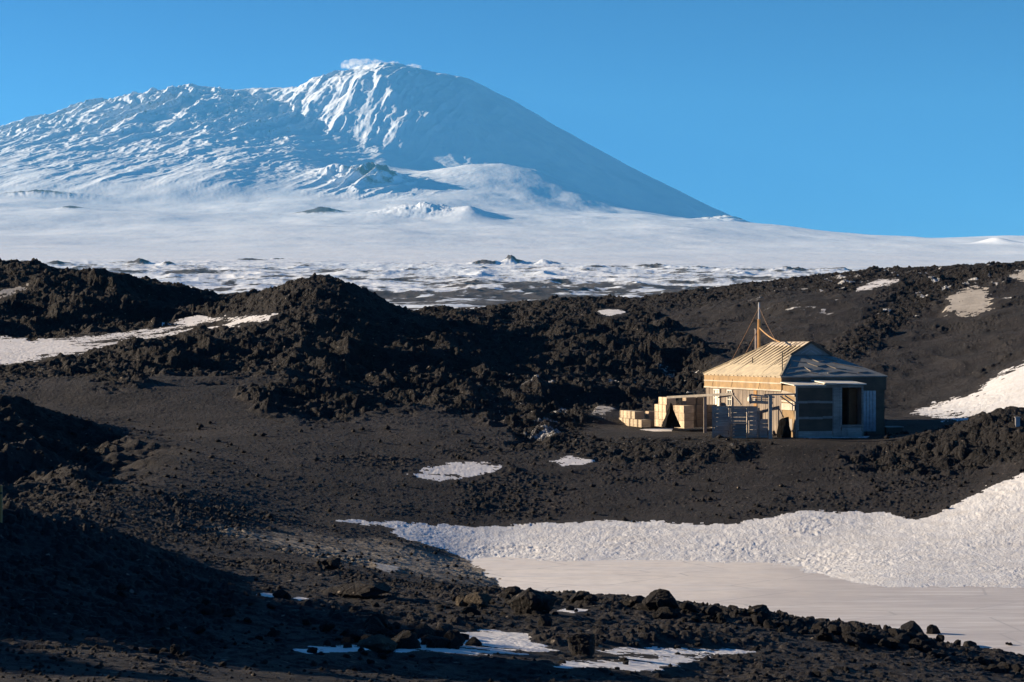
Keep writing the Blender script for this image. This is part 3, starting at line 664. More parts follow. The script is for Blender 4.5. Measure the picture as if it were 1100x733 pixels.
# roof
e = .12; g = 2.8; bk = 7.8; gs = 1.66; gh = gs * RISE / (W / 2)
A = (-e, -e, EH); B = (-e, L + e, EH); CC_ = (W + e, L + e, EH); D = (W + e, -e, EH)
R0 = (W / 2, g, EH + RISE); R1 = (W / 2, bk, EH + RISE); G0 = (gs, g, EH + gh); G1 = (W - gs, g, EH + gh)
rl = MB(); rl.poly([B, A, G0, R0, R1], .06)
def on_left(s, t, up=.0):  # point on the left slope
    return Vector((s, t, EH + s * RISE / (W / 2) + up))
n_l = Vector((-RISE / (W / 2), 0, 1)).normalized(); rbt = MB()
t = .62
while t < L - .2:      # battens up the slope
    smax_ = W / 2
    if t < g: smax_ = min(smax_, t / g * gs + (0 if t < g else 9))
    if t > bk: smax_ = min(smax_, (L - t) / (L - bk) * W / 2)
    p0 = on_left(-e + .02, t); p1 = on_left(max(smax_ - .03, .1), t)
    rbt.bar(p0 + n_l * .018, p1 + n_l * .018, .12, .05, n_l)
    t += .56
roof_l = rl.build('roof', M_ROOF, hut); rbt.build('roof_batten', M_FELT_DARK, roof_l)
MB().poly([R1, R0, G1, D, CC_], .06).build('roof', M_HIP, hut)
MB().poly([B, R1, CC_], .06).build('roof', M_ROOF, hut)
hp = MB().poly([A, D, G1, G0], .06)
hip = hp.build('roof', M_HIP, hut)
# crooked pale battens over the grey hip
def on_hip(u, w, up=.02):
    a = Vector(A).lerp(Vector(D), u); c = Vector(G0).lerp(Vector(G1), u); q = a.lerp(c, w); q.z += up; return q
b = MB(); hn = Vector((0, -gh / g, 1)).normalized()
zig = [[(.05, .10), (.22, .22), (.36, .08)], [(.04, .34), (.24, .42), (.30, .22), (.45, .30)], [(.06, .72), (.30, .62), (.42, .44), (.55, .52), (.62, .34), (.72, .3)], [(.36, .9), (.5, .66), (.62, .72)], [(.46, .12), (.62, .2), (.74, .08)],
       [(.7, .62), (.8, .5), (.92, .34)], [(.66, .88), (.82, .7)], [(.02, .03), (.06, .5), (.0, .98)], [(.78, .14), (.9, .18)]]
for ln in zig:
    for a, c in zip(ln, ln[1:]): b.bar(on_hip(*a), on_hip(*c), .05, .04, hn)
b.build('roof_batten', M_BOARD2, hip)
b = MB()
b.poly([(gs, g - .02, EH + gh), (W - gs, g - .02, EH + gh), (W / 2, g - .02, EH + RISE - .02)], -.04); gb = b.build('gable', M_HIP, hut)
b = MB(); cx = W / 2
b.bar((cx - .55, g - .05, EH + gh + .1), (cx, g - .05, EH + RISE - .24), .03, .06, Vector((0, 1, 0))); b.bar((cx + .55, g - .05, EH + gh + .1), (cx, g - .05, EH + RISE - .24), .03, .06, Vector((0, 1, 0)))
b.bar((cx - .3, g - .05, EH + gh + .06), (cx, g - .05, EH + RISE - .42), .03, .05, Vector((0, 1, 0))); b.bar((cx + .3, g - .05, EH + gh + .06), (cx, g - .05, EH + RISE - .42), .03, .05, Vector((0, 1, 0)))
b.build('vent_frame', M_ZINC, gb)
b = MB(); b.bar(Vector(G0) + Vector((-.06, -.10, .02)), Vector(R0) + Vector((0, -.10, .03)), .12, .07, Vector((0, 1, 0)));
b.bar(Vector(G1) + Vector((.06, -.10, .02)), Vector(R0) + Vector((0, -.10, .03)), .12, .07, Vector((0, 1, 0))); b.build('barge_board', M_FELT_DARK, hut)
b = MB(); b.poly([(W / 2 - .34, g - .1, EH + RISE - .17), (W / 2 + .0, g - .1, EH + RISE + .035), (W / 2, bk, EH + RISE + .035), (W / 2 - .34, bk, EH + RISE - .17)], .03)
b.poly([(W / 2, g - .1, EH + RISE + .034), (W / 2 + .3, g - .1, EH + RISE - .15), (W / 2 + .3, bk, EH + RISE - .15), (W / 2, bk, EH + RISE + .034)], .03)
b.build('ridge_cap', M_PALE, hut)
MB().bar(Vector(A) + Vector((0, 0, .03)), Vector(G0) + Vector((0, 0, .03)), .10, .04).build('hip_cap', M_ROOF, hut); MB().bar(Vector(B) + Vector((0, 0, .03)), Vector(R1) + Vector((0, 0, .03)), .1, .04).build('hip_cap', M_ROOF, hut)
# stays of wire laid over the sunny slope
for (sa, ta, sb, tb) in ((2.6, 4.2, .0, 2.6), (2.7, 7.2, .0, 6.4), (1.9, 8.2, 0, 9.2)):
    b = MB(); pr = None
    for i in range(9):
        f = i / 8; q = on_left(sa + (sb - sa) * f, ta + (tb - ta) * f + .15 * math.sin(f * 9), .06)
        if pr: b.tube(pr, q, .012, n=5)
        pr = q
    b.tube(pr, pr + Vector((-.16, 0, -.75)), .012, n=5); b.build('roof_wire', M_DARK, hut)
MB().tube(on_left(.25, .55), on_left(.25, .55, 1.05), .028).build('roof_rod', M_DARK, hut)
MB().tube(on_left(.9, 6.1), on_left(.9, 6.1, .34), .03).build('roof_rod', M_DARK, hut)
# flue behind the ridge
b = MB(); b.tube((2.35, 9.1, EH + .3), (2.35, 9.1, EH + RISE + .7), .11, n=12); b.tube((2.35, 9.1, EH + RISE + .7), (2.35, 9.1, EH + RISE + .75), .13, n=12); b.build('flue_pipe', M_PIPE, hut)
# porch
PD, PW, PH = 1.7, 3.57, 2.62
por = MB()      # front frame posts and rails make the porch part itself
yf = -PD
por.box((0, yf, 0), (.10, yf + .1, PH - .02)); por.box((1.93, yf - .012, 0), (2.0, yf + .1, PH - .14)); por.box((PW - .1, yf, 0), (PW, yf + .1, PH - .02))
por.box((.1, yf, PH - .14), (PW - .1, yf + .08, PH - .02)); por.box((2.0, yf, .55), (PW - .1, yf + .08, .66))
porch = por.build('porch', M_BOARD2, hut)
b = MB(); b.box((.1, yf + .02, .34), (1.93, yf + .06, PH - .14)); b.build('felt_panel', M_FELT_DARK, porch)
b = MB()
for z0, sg in ((1.72, ((.1, .62), (.64, 1.25), (1.27, 1.93))), (.96, ((.12, .7), (.72, 1.4), (1.42, 1.93)))):
    for x0, x1 in sg: zj = rng.uniform(-.02, .02); b.box((x0, yf - .02, z0 + zj), (x1, yf + .018, z0 + .115 + zj))
b.box((.1, yf - .015, .42), (.16, yf + .018, 1.7)); b.build('panel_batten', M_BOARD2, porch)
b = MB(); b.box((.1, yf - .035, -.05), (1.93, yf + .018, .2)); b.box((.13, yf - .03, .21), (1.9, yf + .018, .37)); b.build('skirting_board', M_BOARD2, porch)
b = MB(); x = 2.002
while x < 2.36: b.box((x, yf + rng.uniform(-.015, 0), .0), (x + .085, yf + .06, PH - .14)); x += .095
b.build('upright_board', M_BOARD2, porch)
b = MB(); b.box((2.39, yf - .02, -.05), (PW - .1, yf + .02, .17)); b.box((2.39, yf - .012, .18), (PW - .1, yf + .02, .36)); b.box((2.42, yf - .03, .37), (PW - .13, yf + .02, .53)); b.box((2.7, yf - .05, .08), (3.15, yf - .022, .5)); b.build('door_step', M_BOARD2, porch)
b = MB(); b.box((2.37, yf - .02, .66), (2.42, yf + .1, PH - .14)); b.build('door_frame', M_BOARD2, porch)
b = MB(); b.box((3.02, yf + .5, .66), (3.42, yf + .54, 2.42)); b.box((2.98, yf + .46, 1.5), (3.42, yf + .5, 1.6)); b.box((2.98, yf + .46, .75), (3.42, yf + .5, .85)); b.build('door', M_INT, porch)
b = MB(); b.box((PW - .05, yf + .1, 0), (PW, -.06, PH - .02)); b.build('side_wall', M_BOARD, porch)
b = MB(); b.box((.1, yf + .1, .0), (PW - .1, -.06, .5)); b.build('porch_floor', M_BOARD, porch)
# the sunny side wall of the porch: tan felt between pale battens
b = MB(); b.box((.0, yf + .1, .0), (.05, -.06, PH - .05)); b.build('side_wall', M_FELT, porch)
for z0, z1, dz in ((2.05, 2.2, .14), (1.72, 1.80, .05), (1.38, 1.70, 0.0), (.35, .42, 0)):
    MB().poly([(-.03, yf + .02, z0), (-.03, yf + .02, z1), (-.03, -.08, z1 + dz), (-.03, -.08, z0 + dz)], -.028).build('side_batten', M_PALE, porch)
b = MB(); b.box((-.012, yf + .4, .42), (-.001, -.1, .95)); b.build('side_patch', M_BOARD2, porch)
# porch roof: two overlapping sheets with a lit edge
b = MB(); b.poly([(-.12, yf - .1, PH), (1.55, yf - .1, PH + .0), (1.55, -.075, PH + .12), (-.12, -.075, PH + .12)], .045)
b.poly([(1.5, yf - .13, PH + .09), (PW + .1, yf - .13, PH + .05), (PW + .1, -.075, PH + .17), (1.5, -.075, PH + .21)], .05); b.build('porch_roof', M_WHITE, porch)
b = MB(); b.box((1.35, yf - .16, PH + .05), (2.0, yf - .02, PH + .12), Matrix.Rotation(.03, 4, 'Y')); b.build('roof_plank', M_PALE, porch)

# mast with stays
def tubes(name, pts, r, mat, parent):
    b = MB()
    for p, q in zip(pts, pts[1:]): b.tube(p, q, r, n=6)
    return b.build(name, mat, parent)
mb_ = at(815.5, 376, 107); mb_.z = GZ
mtop = at(815.5, 325, 107)
mast = empty('mast_pole', mb_, 0, label='tall varnished wooden pole rising behind the hut roof, held by stays', cat='pole')
H = mtop.z - mb_.z
MB().tube((0, 0, 0), (0, 0, H - .9), .10, .085).build('pole', M_MAST, mast)
MB().tube((0, 0, H - .9), (0, 0, H), .06, .05).build('pole_tip', M_ZINC, mast)
def rel(px, py, Y): return at(px, py, Y) - mb_
h1 = (HZ - 330) * K * 107 + (-mb_.z); h2 = (HZ - 352) * K * 107 - mb_.z
gl = rel(752, 412, 112); gl.z = ground_z((gl + mb_).x, 112) - mb_.z
def sag(p, q, d): 
    p = Vector(p); q = Vector(q); return [p.lerp(q, i / 8) - Vector((0, 0, d * 4 * (i / 8) * (1 - i / 8))) for i in range(9)]
tubes('guy_wire', sag((0, 0, h1), gl, .12), .018, M_WIRE, mast)
tubes('guy_wire', sag((0, 0, h2), gl + Vector((.5, -.3, 0)), .1), .022, M_WIRE, mast)
tubes('guy_wire', sag((0, 0, h1), rel(835, 369, 103.2), .1), .016, M_WIRE, mast)
tubes('guy_rope', sag((0, 0, h2), rel(838, 367.6, 103.2), .1), .035, M_ROPE, mast)

# ------------------------------------------------------------------ stable ruins against the sunny wall (hut-local coordinates)
def hl(px, py, tdepth):
    """hut-local point on the line of sight at world distance"""
    return HM.inverted() @ at(px, py, tdepth)
def hut_thing(name, loc, label, cat, group=None, rz=0):
    p = HM @ Vector(loc); return empty(name, p, ROT + rz, label=label, cat=cat, group=group)
# stall wall: faces the camera, stands a little in front-left of the hut side
p0 = hl(766, 467, 96.9); p1 = hl(826, 470, 96.5); dd = (p1 - p0); dd.z = 0; ln = dd.length; rz = math.atan2(dd.y, dd.x)
st = empty('stall_wall', HM @ Vector((p0.x, p0.y, 0)), ROT + rz, label='grey wall of stacked box boards shading the sunny side of the hut', cat='wall')
HS = 1.58
names = [(0, .38 * ln / 2.7), (.0, 0)]
x = 0.0; cols = [.0, .30, .62, .82, 1.0]
for i in range(4):
    x0, x1 = cols[i] * ln + .04, cols[i + 1] * ln - .04; b = MB(); z = 0.0; top = HS - (0, .02, .05, .62)[i]
    while z < top:
        h = rng.uniform(.17, .24); z1 = min(z + h, top)
        j = rng.uniform(-.02, .02); b.box((x0 + rng.uniform(0, .03), j, z + .006), (x1 - rng.uniform(0, .03), .05 + j, z1 - .006)); z = z1
    b.build('board_panel', M_BOARD2, st)
for i in range(5):
    b = MB(); b.box((cols[i] * ln - .04, -.04, -.1), (cols[i] * ln + .045, .055, HS - (0, 0, .02, .1, .3)[i] + .02)); b.build('post', M_BOARD2, st)
MB().box((-.02, .06, HS - .1), (ln * .8, .14, HS)).build('rail', M_BOARD2, st)
# low board box leaning on it
bx = empty('feed_box', HM @ Vector((p0.x + dd.x * .42, p0.y + dd.y * .42 - .42, 0)), ROT + rz, label='small grey slatted box standing before the stall wall', cat='box')
b = MB()
for k in range(4): b.box((-.32, -.16, .02 + k * .17), (.32, .16, .17 + k * .17)); b.box((-.34, -.17, .03 + k * .17), (-.30, .17, .12 + k * .17))
b.build('slatted_side', M_BOARD2, bx); MB().box((-.34, -.175, .72), (.34, .175, .76)).build('lid', M_BOARD2, bx)
# overhead timber frame
fr = empty('timber_frame', (0, 0, 0), 0, label='long grey timber beam on posts reaching left from the hut', cat='frame')
Yf = 101.5
g0 = at(757.5, 0, Yf); gz = -4.38
b0_, b1_ = at(717, 427, Yf + 3), at(788, 423.2, Yf - 2.6)
fr.location = (g0.x, g0.y, gz); fo = Vector(fr.location)
MB().bar(b0_ - fo, b1_ - fo, .10, .12).build('beam', M_BOARD2, fr)
MB().box((-.075, -.07, 0), (.075, .07, (HZ - 425) * K * Yf - gz - .02)).build('post', M_PALEV, fr)
q = at(787, 424, Yf - 2.5) - fo; MB().box((q.x - .05, q.y - .05, 0), (q.x + .05, q.y + .05, q.z - .06)).build('post', M_PALEV, fr)
MB().bar(q + Vector((0, -.06, -.02)), at(796, 435, Yf - 3.2) - fo, .07, .08).build('brace', M_BOARD2, fr)
MB().bar(q + Vector((0, .08, -.05)), at(772, 426, Yf - .8) - fo + Vector((0, .1, -.05)), .06, .07).build('rail', M_BOARD2, fr)
# second frame: post and rail running to the porch
Yp = 95.9
f2 = empty('post_and_rail', at(827.5, 0, Yp), 0, label='upright grey post with a sloping rail running to the porch corner', cat='post')
f2.location.z = gz; fo = Vector(f2.location)
hpz = (HZ - 425) * K * Yp - gz
MB().box((-.08, -.07, 0), (.08, .07, hpz)).build('post', M_BOARD2, f2)
MB().bar(Vector((-.3, 0, hpz + .03)), at(855, 423.5, 95.9) - fo, .08, .07).build('rail', M_BOARD2, f2)
MB().bar(at(838, 425.5, 95.7) - fo, at(853, 436, 96.3) - fo, .04, .05).build('brace', M_BOARD2, f2)
MB().bar(at(843, 425, 95.7) - fo, at(855, 433, 96.3) - fo, .04, .05).build('brace', M_BOARD2, f2)
# pale lattice tray hanging behind
tr = empty('slatted_tray', at(819, 434, 96.9), R(-12), label='pale slatted wooden tray propped tilted on top of the stall wall', cat='tray')
b = MB(); b.box((-.62, 0, .34), (.56, .04, .42), Matrix.Rotation(.1, 4, 'Y')); b.box((-.62, 0, .0), (.5, .04, .12), Matrix.Rotation(.04, 4, 'Y')); b.box((-.64, 0, .0), (-.54, .04, .46)); b.box((-.08, .01, .05), (-.02, .05, .4)); b.build('rim', M_PALE, tr)
b = MB()
for k in range(3): b.box((-.5, .05, .12 + k * .08), (.5, .07, .16 + k * .08))
b.build('slat', M_BOARD2, tr)
# pale boards and round lids against the sunny wall
lb = empty('leaning_boards', HM @ Vector((-.35, 4.6, 0)), ROT, label='pale boards propped low against the sunlit plank wall', cat='boards')
b = MB()
for k in range(7):
    b.box((-.1 + .02 * k, -1.9 + k * .55, 0), (-.06 + .02 * k, -1.45 + k * .55, 1.28 + rng.uniform(-.16, .16)))
b.build('board', M_PALEV, lb)
for i, (yy, zz_) in enumerate(((4.15, 1.78), (3.35, 1.74))):
    d = hut_thing('hanging_pan', (-.06, yy, zz_), ('enamel pan hanging on the plank wall, the left one of two', 'enamel pan hanging on the plank wall, the right one of two')[i], 'pan', 'pans hung on the sunlit wall')
    MB().tube((0, 0, 0), (-.06, 0, 0), .15, .12, 14).build('dish', M_WHITE, d); MB().bar((-.03, 0, .15), (-.03, 0, .32), .03, .02).build('handle', M_WHITE, d)
# black lump modelled in place of the shadow between post and porch
def blob(name, loc, dims, mat, label, cat, seed, group=None, sub=3, rough=.35, flat=True, rz=0):
    bm = bmesh.new(); bmesh.ops.create_icosphere(bm, subdivisions=sub, radius=1)
    r_ = random.Random(seed); pl = []
    for k in range(9):
        n = Vector((r_.uniform(-1, 1), r_.uniform(-1, 1), r_.uniform(-.6, 1))).normalized(); pl.append((n, r_.uniform(.55, .85)))
    o3 = Vector((seed * 3.7, seed * 1.3, 0))
    for v in bm.verts:
        c = v.co.copy(); k = 1 + rough * mnoise.noise(c * 1.3 + o3) + rough * .4 * mnoise.noise(c * 3.5 + o3); c *= k
        if flat:
            for n, d in pl:
                e_ = c.dot(n) - d
                if e_ > 0: c -= n * e_ * .92
        c += c.normalized() * .05 * mnoise.noise(c * 7 + o3)
        v.co = Vector((c.x * dims[0], c.y * dims[1], c.z * dims[2]))
    me = bpy.data.meshes.new(name); bm.to_mesh(me); bm.free()
    ob = link(name, me, mat); ob.location = loc; ob.rotation_euler = (0, 0, rz)
    return tag(ob, label, cat, group)
q = at(841, 455, 96.6); blob('shadow_heap', (q.x, q.y, -4.0), (.34, .3, .85), M_TARP_SHADE, 'black ragged lump standing in for the shadow between post and porch', 'heap', 11, rough=.6)

# ------------------------------------------------------------------ crates
def crate_mesh(lx, ly, h, seed):
    """one packing case: slatted boards with dark gaps and end cleats"""
    r_ = random.Random(seed); b = MB(); n = 3
    b.box((.012, .012, .005), (lx - .012, ly - .012, h - .012))
    for k in range(n):
        z0 = h * k / n + .006; z1 = h * (k + 1) / n - .006; j = r_.uniform(0, .006)
        b.box((-j, 0.0, z0), (.011, ly, z1)); b.box((lx - .011, 0, z0), (lx + j, ly, z1))
        b.box((.013, -j, z0), (lx - .013, .011, z1)); b.box((.013, ly - .011, z0), (lx - .013, ly + j, z1))
    for k in range(3): b.box((0, ly * k / 3 + .006, h - .011), (lx, ly * (k + 1) / 3 - .006, h))
    for yy in (.0, ly - .06): b.box((-.022, yy, 0), (-.008, yy + .06, h))
    return b
protos = []
ordw = ['first', 'second', 'third', 'fourth', 'fifth', 'sixth', 'seventh', 'eighth']
def crate(loc_w, rz, dims, mat, label, group, seed):
    o = crate_mesh(dims[0], dims[1], dims[2], seed).build('wooden_crate', mat, None)
    o.location = Vector(loc_w) + Vector((rng.uniform(-.03, .03), rng.uniform(-.03, .03), 0)); o.rotation_euler = (0, 0, rz + rng.gauss(0, .035)); return tag(o, label, 'crate', group)
def local_frame(px, py, Y):  # crate stacks share the hut's bearing
    p = at(px, py, Y); return Matrix.Translation(p) @ Matrix.Rotation(ROT, 4, 'Z')
# low stack: near-left corner at (690, 459)
ML = local_frame(689, 459.5, 108.0); GL = 'crates in the low stack at the far left'
k = 0
for lv, (n, back) in enumerate(((6, 0), (4, 1.25))):
    for i in range(n):
        p = ML @ Vector((rng.uniform(-.02, .02) + lv * .04, back + i * .66 - (.0 if lv else 0), lv * .42))
        crate(p, ROT, (.5, .62, .41), M_CRATE, ('%s crate from the near end in the sunlit %s row of the low stack' % (ordw[i], ('bottom', 'upper')[lv])), GL, k); k += 1
for lv, xs in enumerate(((.56, 1.1, 1.64, 2.18), (.95, 1.5, 2.3))):
    for i, x0 in enumerate(xs):
        p = ML @ Vector((x0, .9 + rng.uniform(0, .12) + (.5 if lv else 0), lv * .42))
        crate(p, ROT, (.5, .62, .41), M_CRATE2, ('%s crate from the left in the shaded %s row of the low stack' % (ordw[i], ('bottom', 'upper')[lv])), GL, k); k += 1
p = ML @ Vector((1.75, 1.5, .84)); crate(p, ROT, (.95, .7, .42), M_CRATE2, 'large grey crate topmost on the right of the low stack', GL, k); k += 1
# tall stack beside the frame post
MT = local_frame(735, 460.5, 104.0); GT = 'crates in the tall stack beside the frame post'
for lv in range(3):
    for i in range(2):
        p = MT @ Vector((.0 + rng.uniform(-.02, .02), i * .62, lv * .40))
        crate(p, ROT + .22, (.58, .58, .39), M_CRATE, ('%s crate of the tall sunlit column, %s' % (('bottom', 'middle', 'top')[lv], ('front one', 'rear one')[i])), GT, k); k += 1
for lv in range(4):
    for i in range(3):
        if lv == 3 and i == 2: continue
        p = MT @ Vector((-.45 + rng.uniform(-.02, .02), 1.5 + i * .64, lv * .40))
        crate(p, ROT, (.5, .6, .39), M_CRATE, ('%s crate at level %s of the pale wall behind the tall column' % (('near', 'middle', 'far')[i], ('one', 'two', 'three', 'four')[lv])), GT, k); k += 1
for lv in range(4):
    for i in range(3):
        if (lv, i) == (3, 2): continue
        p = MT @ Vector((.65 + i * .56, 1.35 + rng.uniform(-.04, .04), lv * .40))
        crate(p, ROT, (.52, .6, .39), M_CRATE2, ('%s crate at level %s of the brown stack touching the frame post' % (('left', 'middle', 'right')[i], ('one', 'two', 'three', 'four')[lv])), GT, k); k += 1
# black tarpaulin peak between the two stacks
bm = bmesh.new(); pts = [(-.75, -.4, 0), (.75, -.4, 0), (.75, .5, 0), (-.75, .5, 0), (-.05, .0, 1.35), (.15, .3, 1.25)]
vs_ = [bm.verts.new(p) for p in pts]
for f in ((0, 1, 4), (1, 2, 5, 4), (2, 3, 5), (3, 0, 4, 5), (3, 2, 1, 0)): bm.faces.new([vs_[i] for i in f])
bmesh.ops.triangulate(bm, faces=bm.faces); bmesh.ops.subdivide_edges(bm, edges=bm.edges, cuts=4, use_grid_fill=True)
for v in bm.verts: v.co += Vector((mnoise.noise(v.co * 3), mnoise.noise(v.co * 3 + Vector((5, 0, 0))), mnoise.noise(v.co * 4) if v.co.z > .05 else 0)) * .12
me = bpy.data.meshes.new('tarpaulin'); bm.to_mesh(me); bm.free(); o = link('tarpaulin', me, M_TARP_SHADE)
o.location = at(721, 459, 103.6); o.rotation_euler = (0, 0, .2); o.scale = (.55, .9, .95); tag(o, 'peaked black tarpaulin heap between the low and tall crate stacks', 'tarpaulin')
# dark box right of the hut
q = HM @ Vector((W + .25, .3, 0)); bx2 = empty('coal_box', q, ROT, label='dark low wooden box beside the right corner of the hut', cat='box')
MB().box((0, 0, 0), (.9, .6, .42)).build('body', M_FELT_DARK, bx2); MB().box((-.03, -.03, .42), (.93, .63, .47)).build('lid', M_HIP, bx2)
# small white marker on the rubble to the right, stake at the left edge
x, y, z = hit(1093, 459, 80, 100); o = empty('marker_cairn', (x, y, z), 0, label='small pale marker post standing on the rubble at far right', cat='marker')
MB().box((-.1, -.08, -.1), (.1, .08, .34)).build('post', M_ZINC, o)
MB().box((-.13, -.11, .34), (.13, .11, .38)).build('cap', M_ZINC, o)
x, y, z = hit(1, 566, 30, 60); o = empty('wooden_stake', (x, y, z - .1), 0, label='thin brown wooden stake upright in the ground at left edge', cat='stake')
MB().box((-.035, -.03, 0), (.02, .03, .78)).build('shaft', M_MAST, o); MB().box((-.04, -.035, .62), (.025, .035, .66)).build('band', M_DARK, o)

# ------------------------------------------------------------------ boulders
def place(px, py, wpx, hpx, mat, label, seed, group=None, d=None, sink=.25, ymin=20, ymax=60, asp=.8):
    x, y, z = hit(px, py, ymin, ymax); m_ = K * y
    dx = wpx * m_ / 2; dz = hpx * m_ / 2
    return blob('boulder', (x, y + dx * .4, z + dz * (1 - sink)), (dx * 1.25, dx * asp * 1.2, dz * 1.35), mat, label, 'rock', seed, group, 4 if wpx > 20 else 3)
big_ = [
 (572, 660, 44, 26, M_BOULDER, 'big blocky black boulder left of centre on the near crest'),
 (625, 704, 27, 22, M_BOULDER, 'dark cube-like boulder standing alone by the long near snow streak'),
 (585, 673, 15, 11, M_BOULDER, 'small round black stone right of and below the big blocky boulder'),
 (385, 642, 64, 16, M_BOULDER, 'long low black boulder on the gravel left of centre'),
 (405, 699, 36, 18, M_BOULDER_BROWN, 'brown smooth boulder at the front of the black rock pile'),
 (488, 694, 18, 17, M_BOULDER, 'pointed black stone standing in the bright near snow patch'),
 (711, 655, 36, 19, M_BOULDER, 'rounded black boulder highest on the right near crest'),
 (683, 653, 26, 12, M_BOULDER, 'low black boulder just left of the rounded crest boulder'),
 (815, 664, 26, 12, M_BOULDER, 'black boulder alone at the middle of the right near crest'),
 (622, 646, 16, 9, M_BOULDER, 'pointed black stone at the near shore of the lake ice'),
 (635, 648, 12, 7, M_BOULDER, 'little black stone touching the pointed shore stone'),
 (552, 641, 16, 9, M_BOULDER, 'flat dark stone on the near shore behind the big boulder'),
 (356, 612, 18, 12, M_BOULDER, 'black stone on the pale silt left of the lake'),
 (497, 652, 18, 12, M_BOULDER_BROWN, 'brownish stone, left of two beside the big blocky boulder'),
 (514, 653, 22, 13, M_BOULDER_BROWN, 'brownish stone, right of two beside the big blocky boulder'),
]
for i, (px, py, w, h, mt_, lb_) in enumerate(big_): place(px, py, w, h, mt_, lb_, 100 + i)
r_ = random.Random(12)
variants = []
def scatter(n, fpos, wr, group, label, seed, mat=M_BOULDER):
    r_ = random.Random(seed)
    for i in range(n):
        px, py = fpos(r_, i / max(n - 1, 1)); w = r_.uniform(*wr) * (1 if r_.random() < .7 else 1.5)
        x, y, z = hit(px, py, 20, 60); m_ = K * y; dx = w * m_ / 2
        if len(variants) < 10:
            o = blob('boulder', (0, 0, 0), (1, .8, .62), mat, label, 'rock', 300 + len(variants), group, 3); variants.append(o)
        else:
            o = r_.choice(variants).copy(); C.objects.link(o); tag(o, label, 'rock', group)
        o.location = (x, y, z + dx * r_.uniform(.1, .4)); o.rotation_euler = (r_.uniform(-.5, .5), r_.uniform(-.5, .5), r_.uniform(0, 6.28)); k_ = dx * 1.15
        o.scale = (k_, k_ * r_.uniform(.7, 1.1), k_ * r_.uniform(.7, 1.2))
def crestline(r_, f):
    xs = [690, 740, 780, 830, 880, 930, 970, 1010, 1060, 1100]; ys = [652, 657, 664, 667, 676, 682, 688, 697, 710, 722]
    c = r_.choice((700, 712, 750, 760, 812, 845, 890, 905, 940, 965, 990, 1010, 1060, 1085)); px = c + r_.gauss(0, 11); return px, float(np.interp(px, xs, ys)) + r_.uniform(-3, 12)
scatter(85, crestline, (4, 15), 'black stones along the right near crest', 'black stone among the loose row along the right near crest', 21)
def hump_(r_, f): return r_.gauss(955, 28), r_.gauss(690, 5)
scatter(34, hump_, (9, 24), 'black stones heaped at the lower right', 'black stone in the heap at the lower right of the near crest', 22)
def pile(r_, f): 
    px = r_.gauss(425, 34); return px, 697 - abs(r_.gauss(0, 9))
scatter(52, pile, (9, 24), 'black stones of the near pile', 'black stone in the pile behind the near snow patch', 23)
def shore(r_, f): return r_.uniform(470, 620), r_.uniform(644, 664)
scatter(26, shore, (5, 13), 'small stones around the big blocky boulder', 'small black stone strewn around the big blocky boulder', 24)
def left_(r_, f): return r_.uniform(130, 420), r_.uniform(630, 725)
scatter(60, left_, (4, 13), 'loose stones on the left foreground', 'loose black stone on the gravel of the left foreground', 25)
def right_(r_, f): return r_.uniform(600, 1090), r_.uniform(690, 728)
scatter(45, right_, (3, 9), 'loose stones on the right foreground', 'loose black stone on the gravel of the right foreground', 26)

# pebbles: far too many to count, one object
def pebbles():
    n = 48000; rr = np.random.RandomState(4)
    base = np.array([(1, 0, 0), (0, 1, 0), (-1, 0, 0), (0, -1, 0), (0, 0, 1), (0, 0, -1)], float)
    fc = np.array([(0, 1, 4), (1, 2, 4), (2, 3, 4), (3, 0, 4), (1, 0, 5), (2, 1, 5), (3, 2, 5), (0, 3, 5)])
    Yp = np.exp(rr.uniform(math.log(15), math.log(100), n)); Pp = rr.uniform(-60, 1160, n); Xp = (Pp - 550) * K * Yp
    jj = np.clip(np.searchsorted(sc_, Xp / (Yp + OFF)), 0, nc - 1); ii = np.clip(np.searchsorted(vY, Yp), 0, nr - 1)
    ok = (sid[ii, jj] < 0) & ~lk[ii, jj] & (rr.uniform(0, 1, n) < .25 + .75 * patch_[ii, jj]); jj = jj[ok]; ii = ii[ok]; Xp = Xp[ok]; Yp = Yp[ok]; n = len(Xp)
    sz = K * Yp * (.55 + 4.2 * rr.uniform(0, 1, n) ** 6) * .9
    V = base[None] * (1 + rr.uniform(-.4, .3, (n, 6, 1))) * sz[:, None, None] * np.array([1, 1, .75])
    a = rr.uniform(0, 6.28, n); ca, sa = np.cos(a)[:, None], np.sin(a)[:, None]
    Vx = V[..., 0] * ca - V[..., 1] * sa + Xp[:, None]; Vy = V[..., 0] * sa + V[..., 1] * ca + Yp[:, None]; Vz = V[..., 2] + (NZ[ii, jj] + sz * .3)[:, None]
    co = np.stack([Vx, Vy, Vz], -1).reshape(-1, 3); F = (fc[None] + (np.arange(n) * 6)[:, None, None]).reshape(-1, 3)
    me = bpy.data.meshes.new('pebbles'); me.vertices.add(len(co)); me.vertices.foreach_set('co', co.ravel().astype(np.float32)); me.loops.add(F.size); me.loops.foreach_set('vertex_index', F.ravel().astype(np.int32))
    me.polygons.add(len(F)); me.polygons.foreach_set('loop_start', np.arange(len(F), dtype=np.int32) * 3); me.polygons.foreach_set('loop_total', np.full(len(F), 3, np.int32)); me.update(calc_edges=True)
    return tag(link('pebbles', me, M_BOULDER), 'small dark pebbles strewn over the volcanic gravel', 'pebbles', kind='stuff')
pebbles()

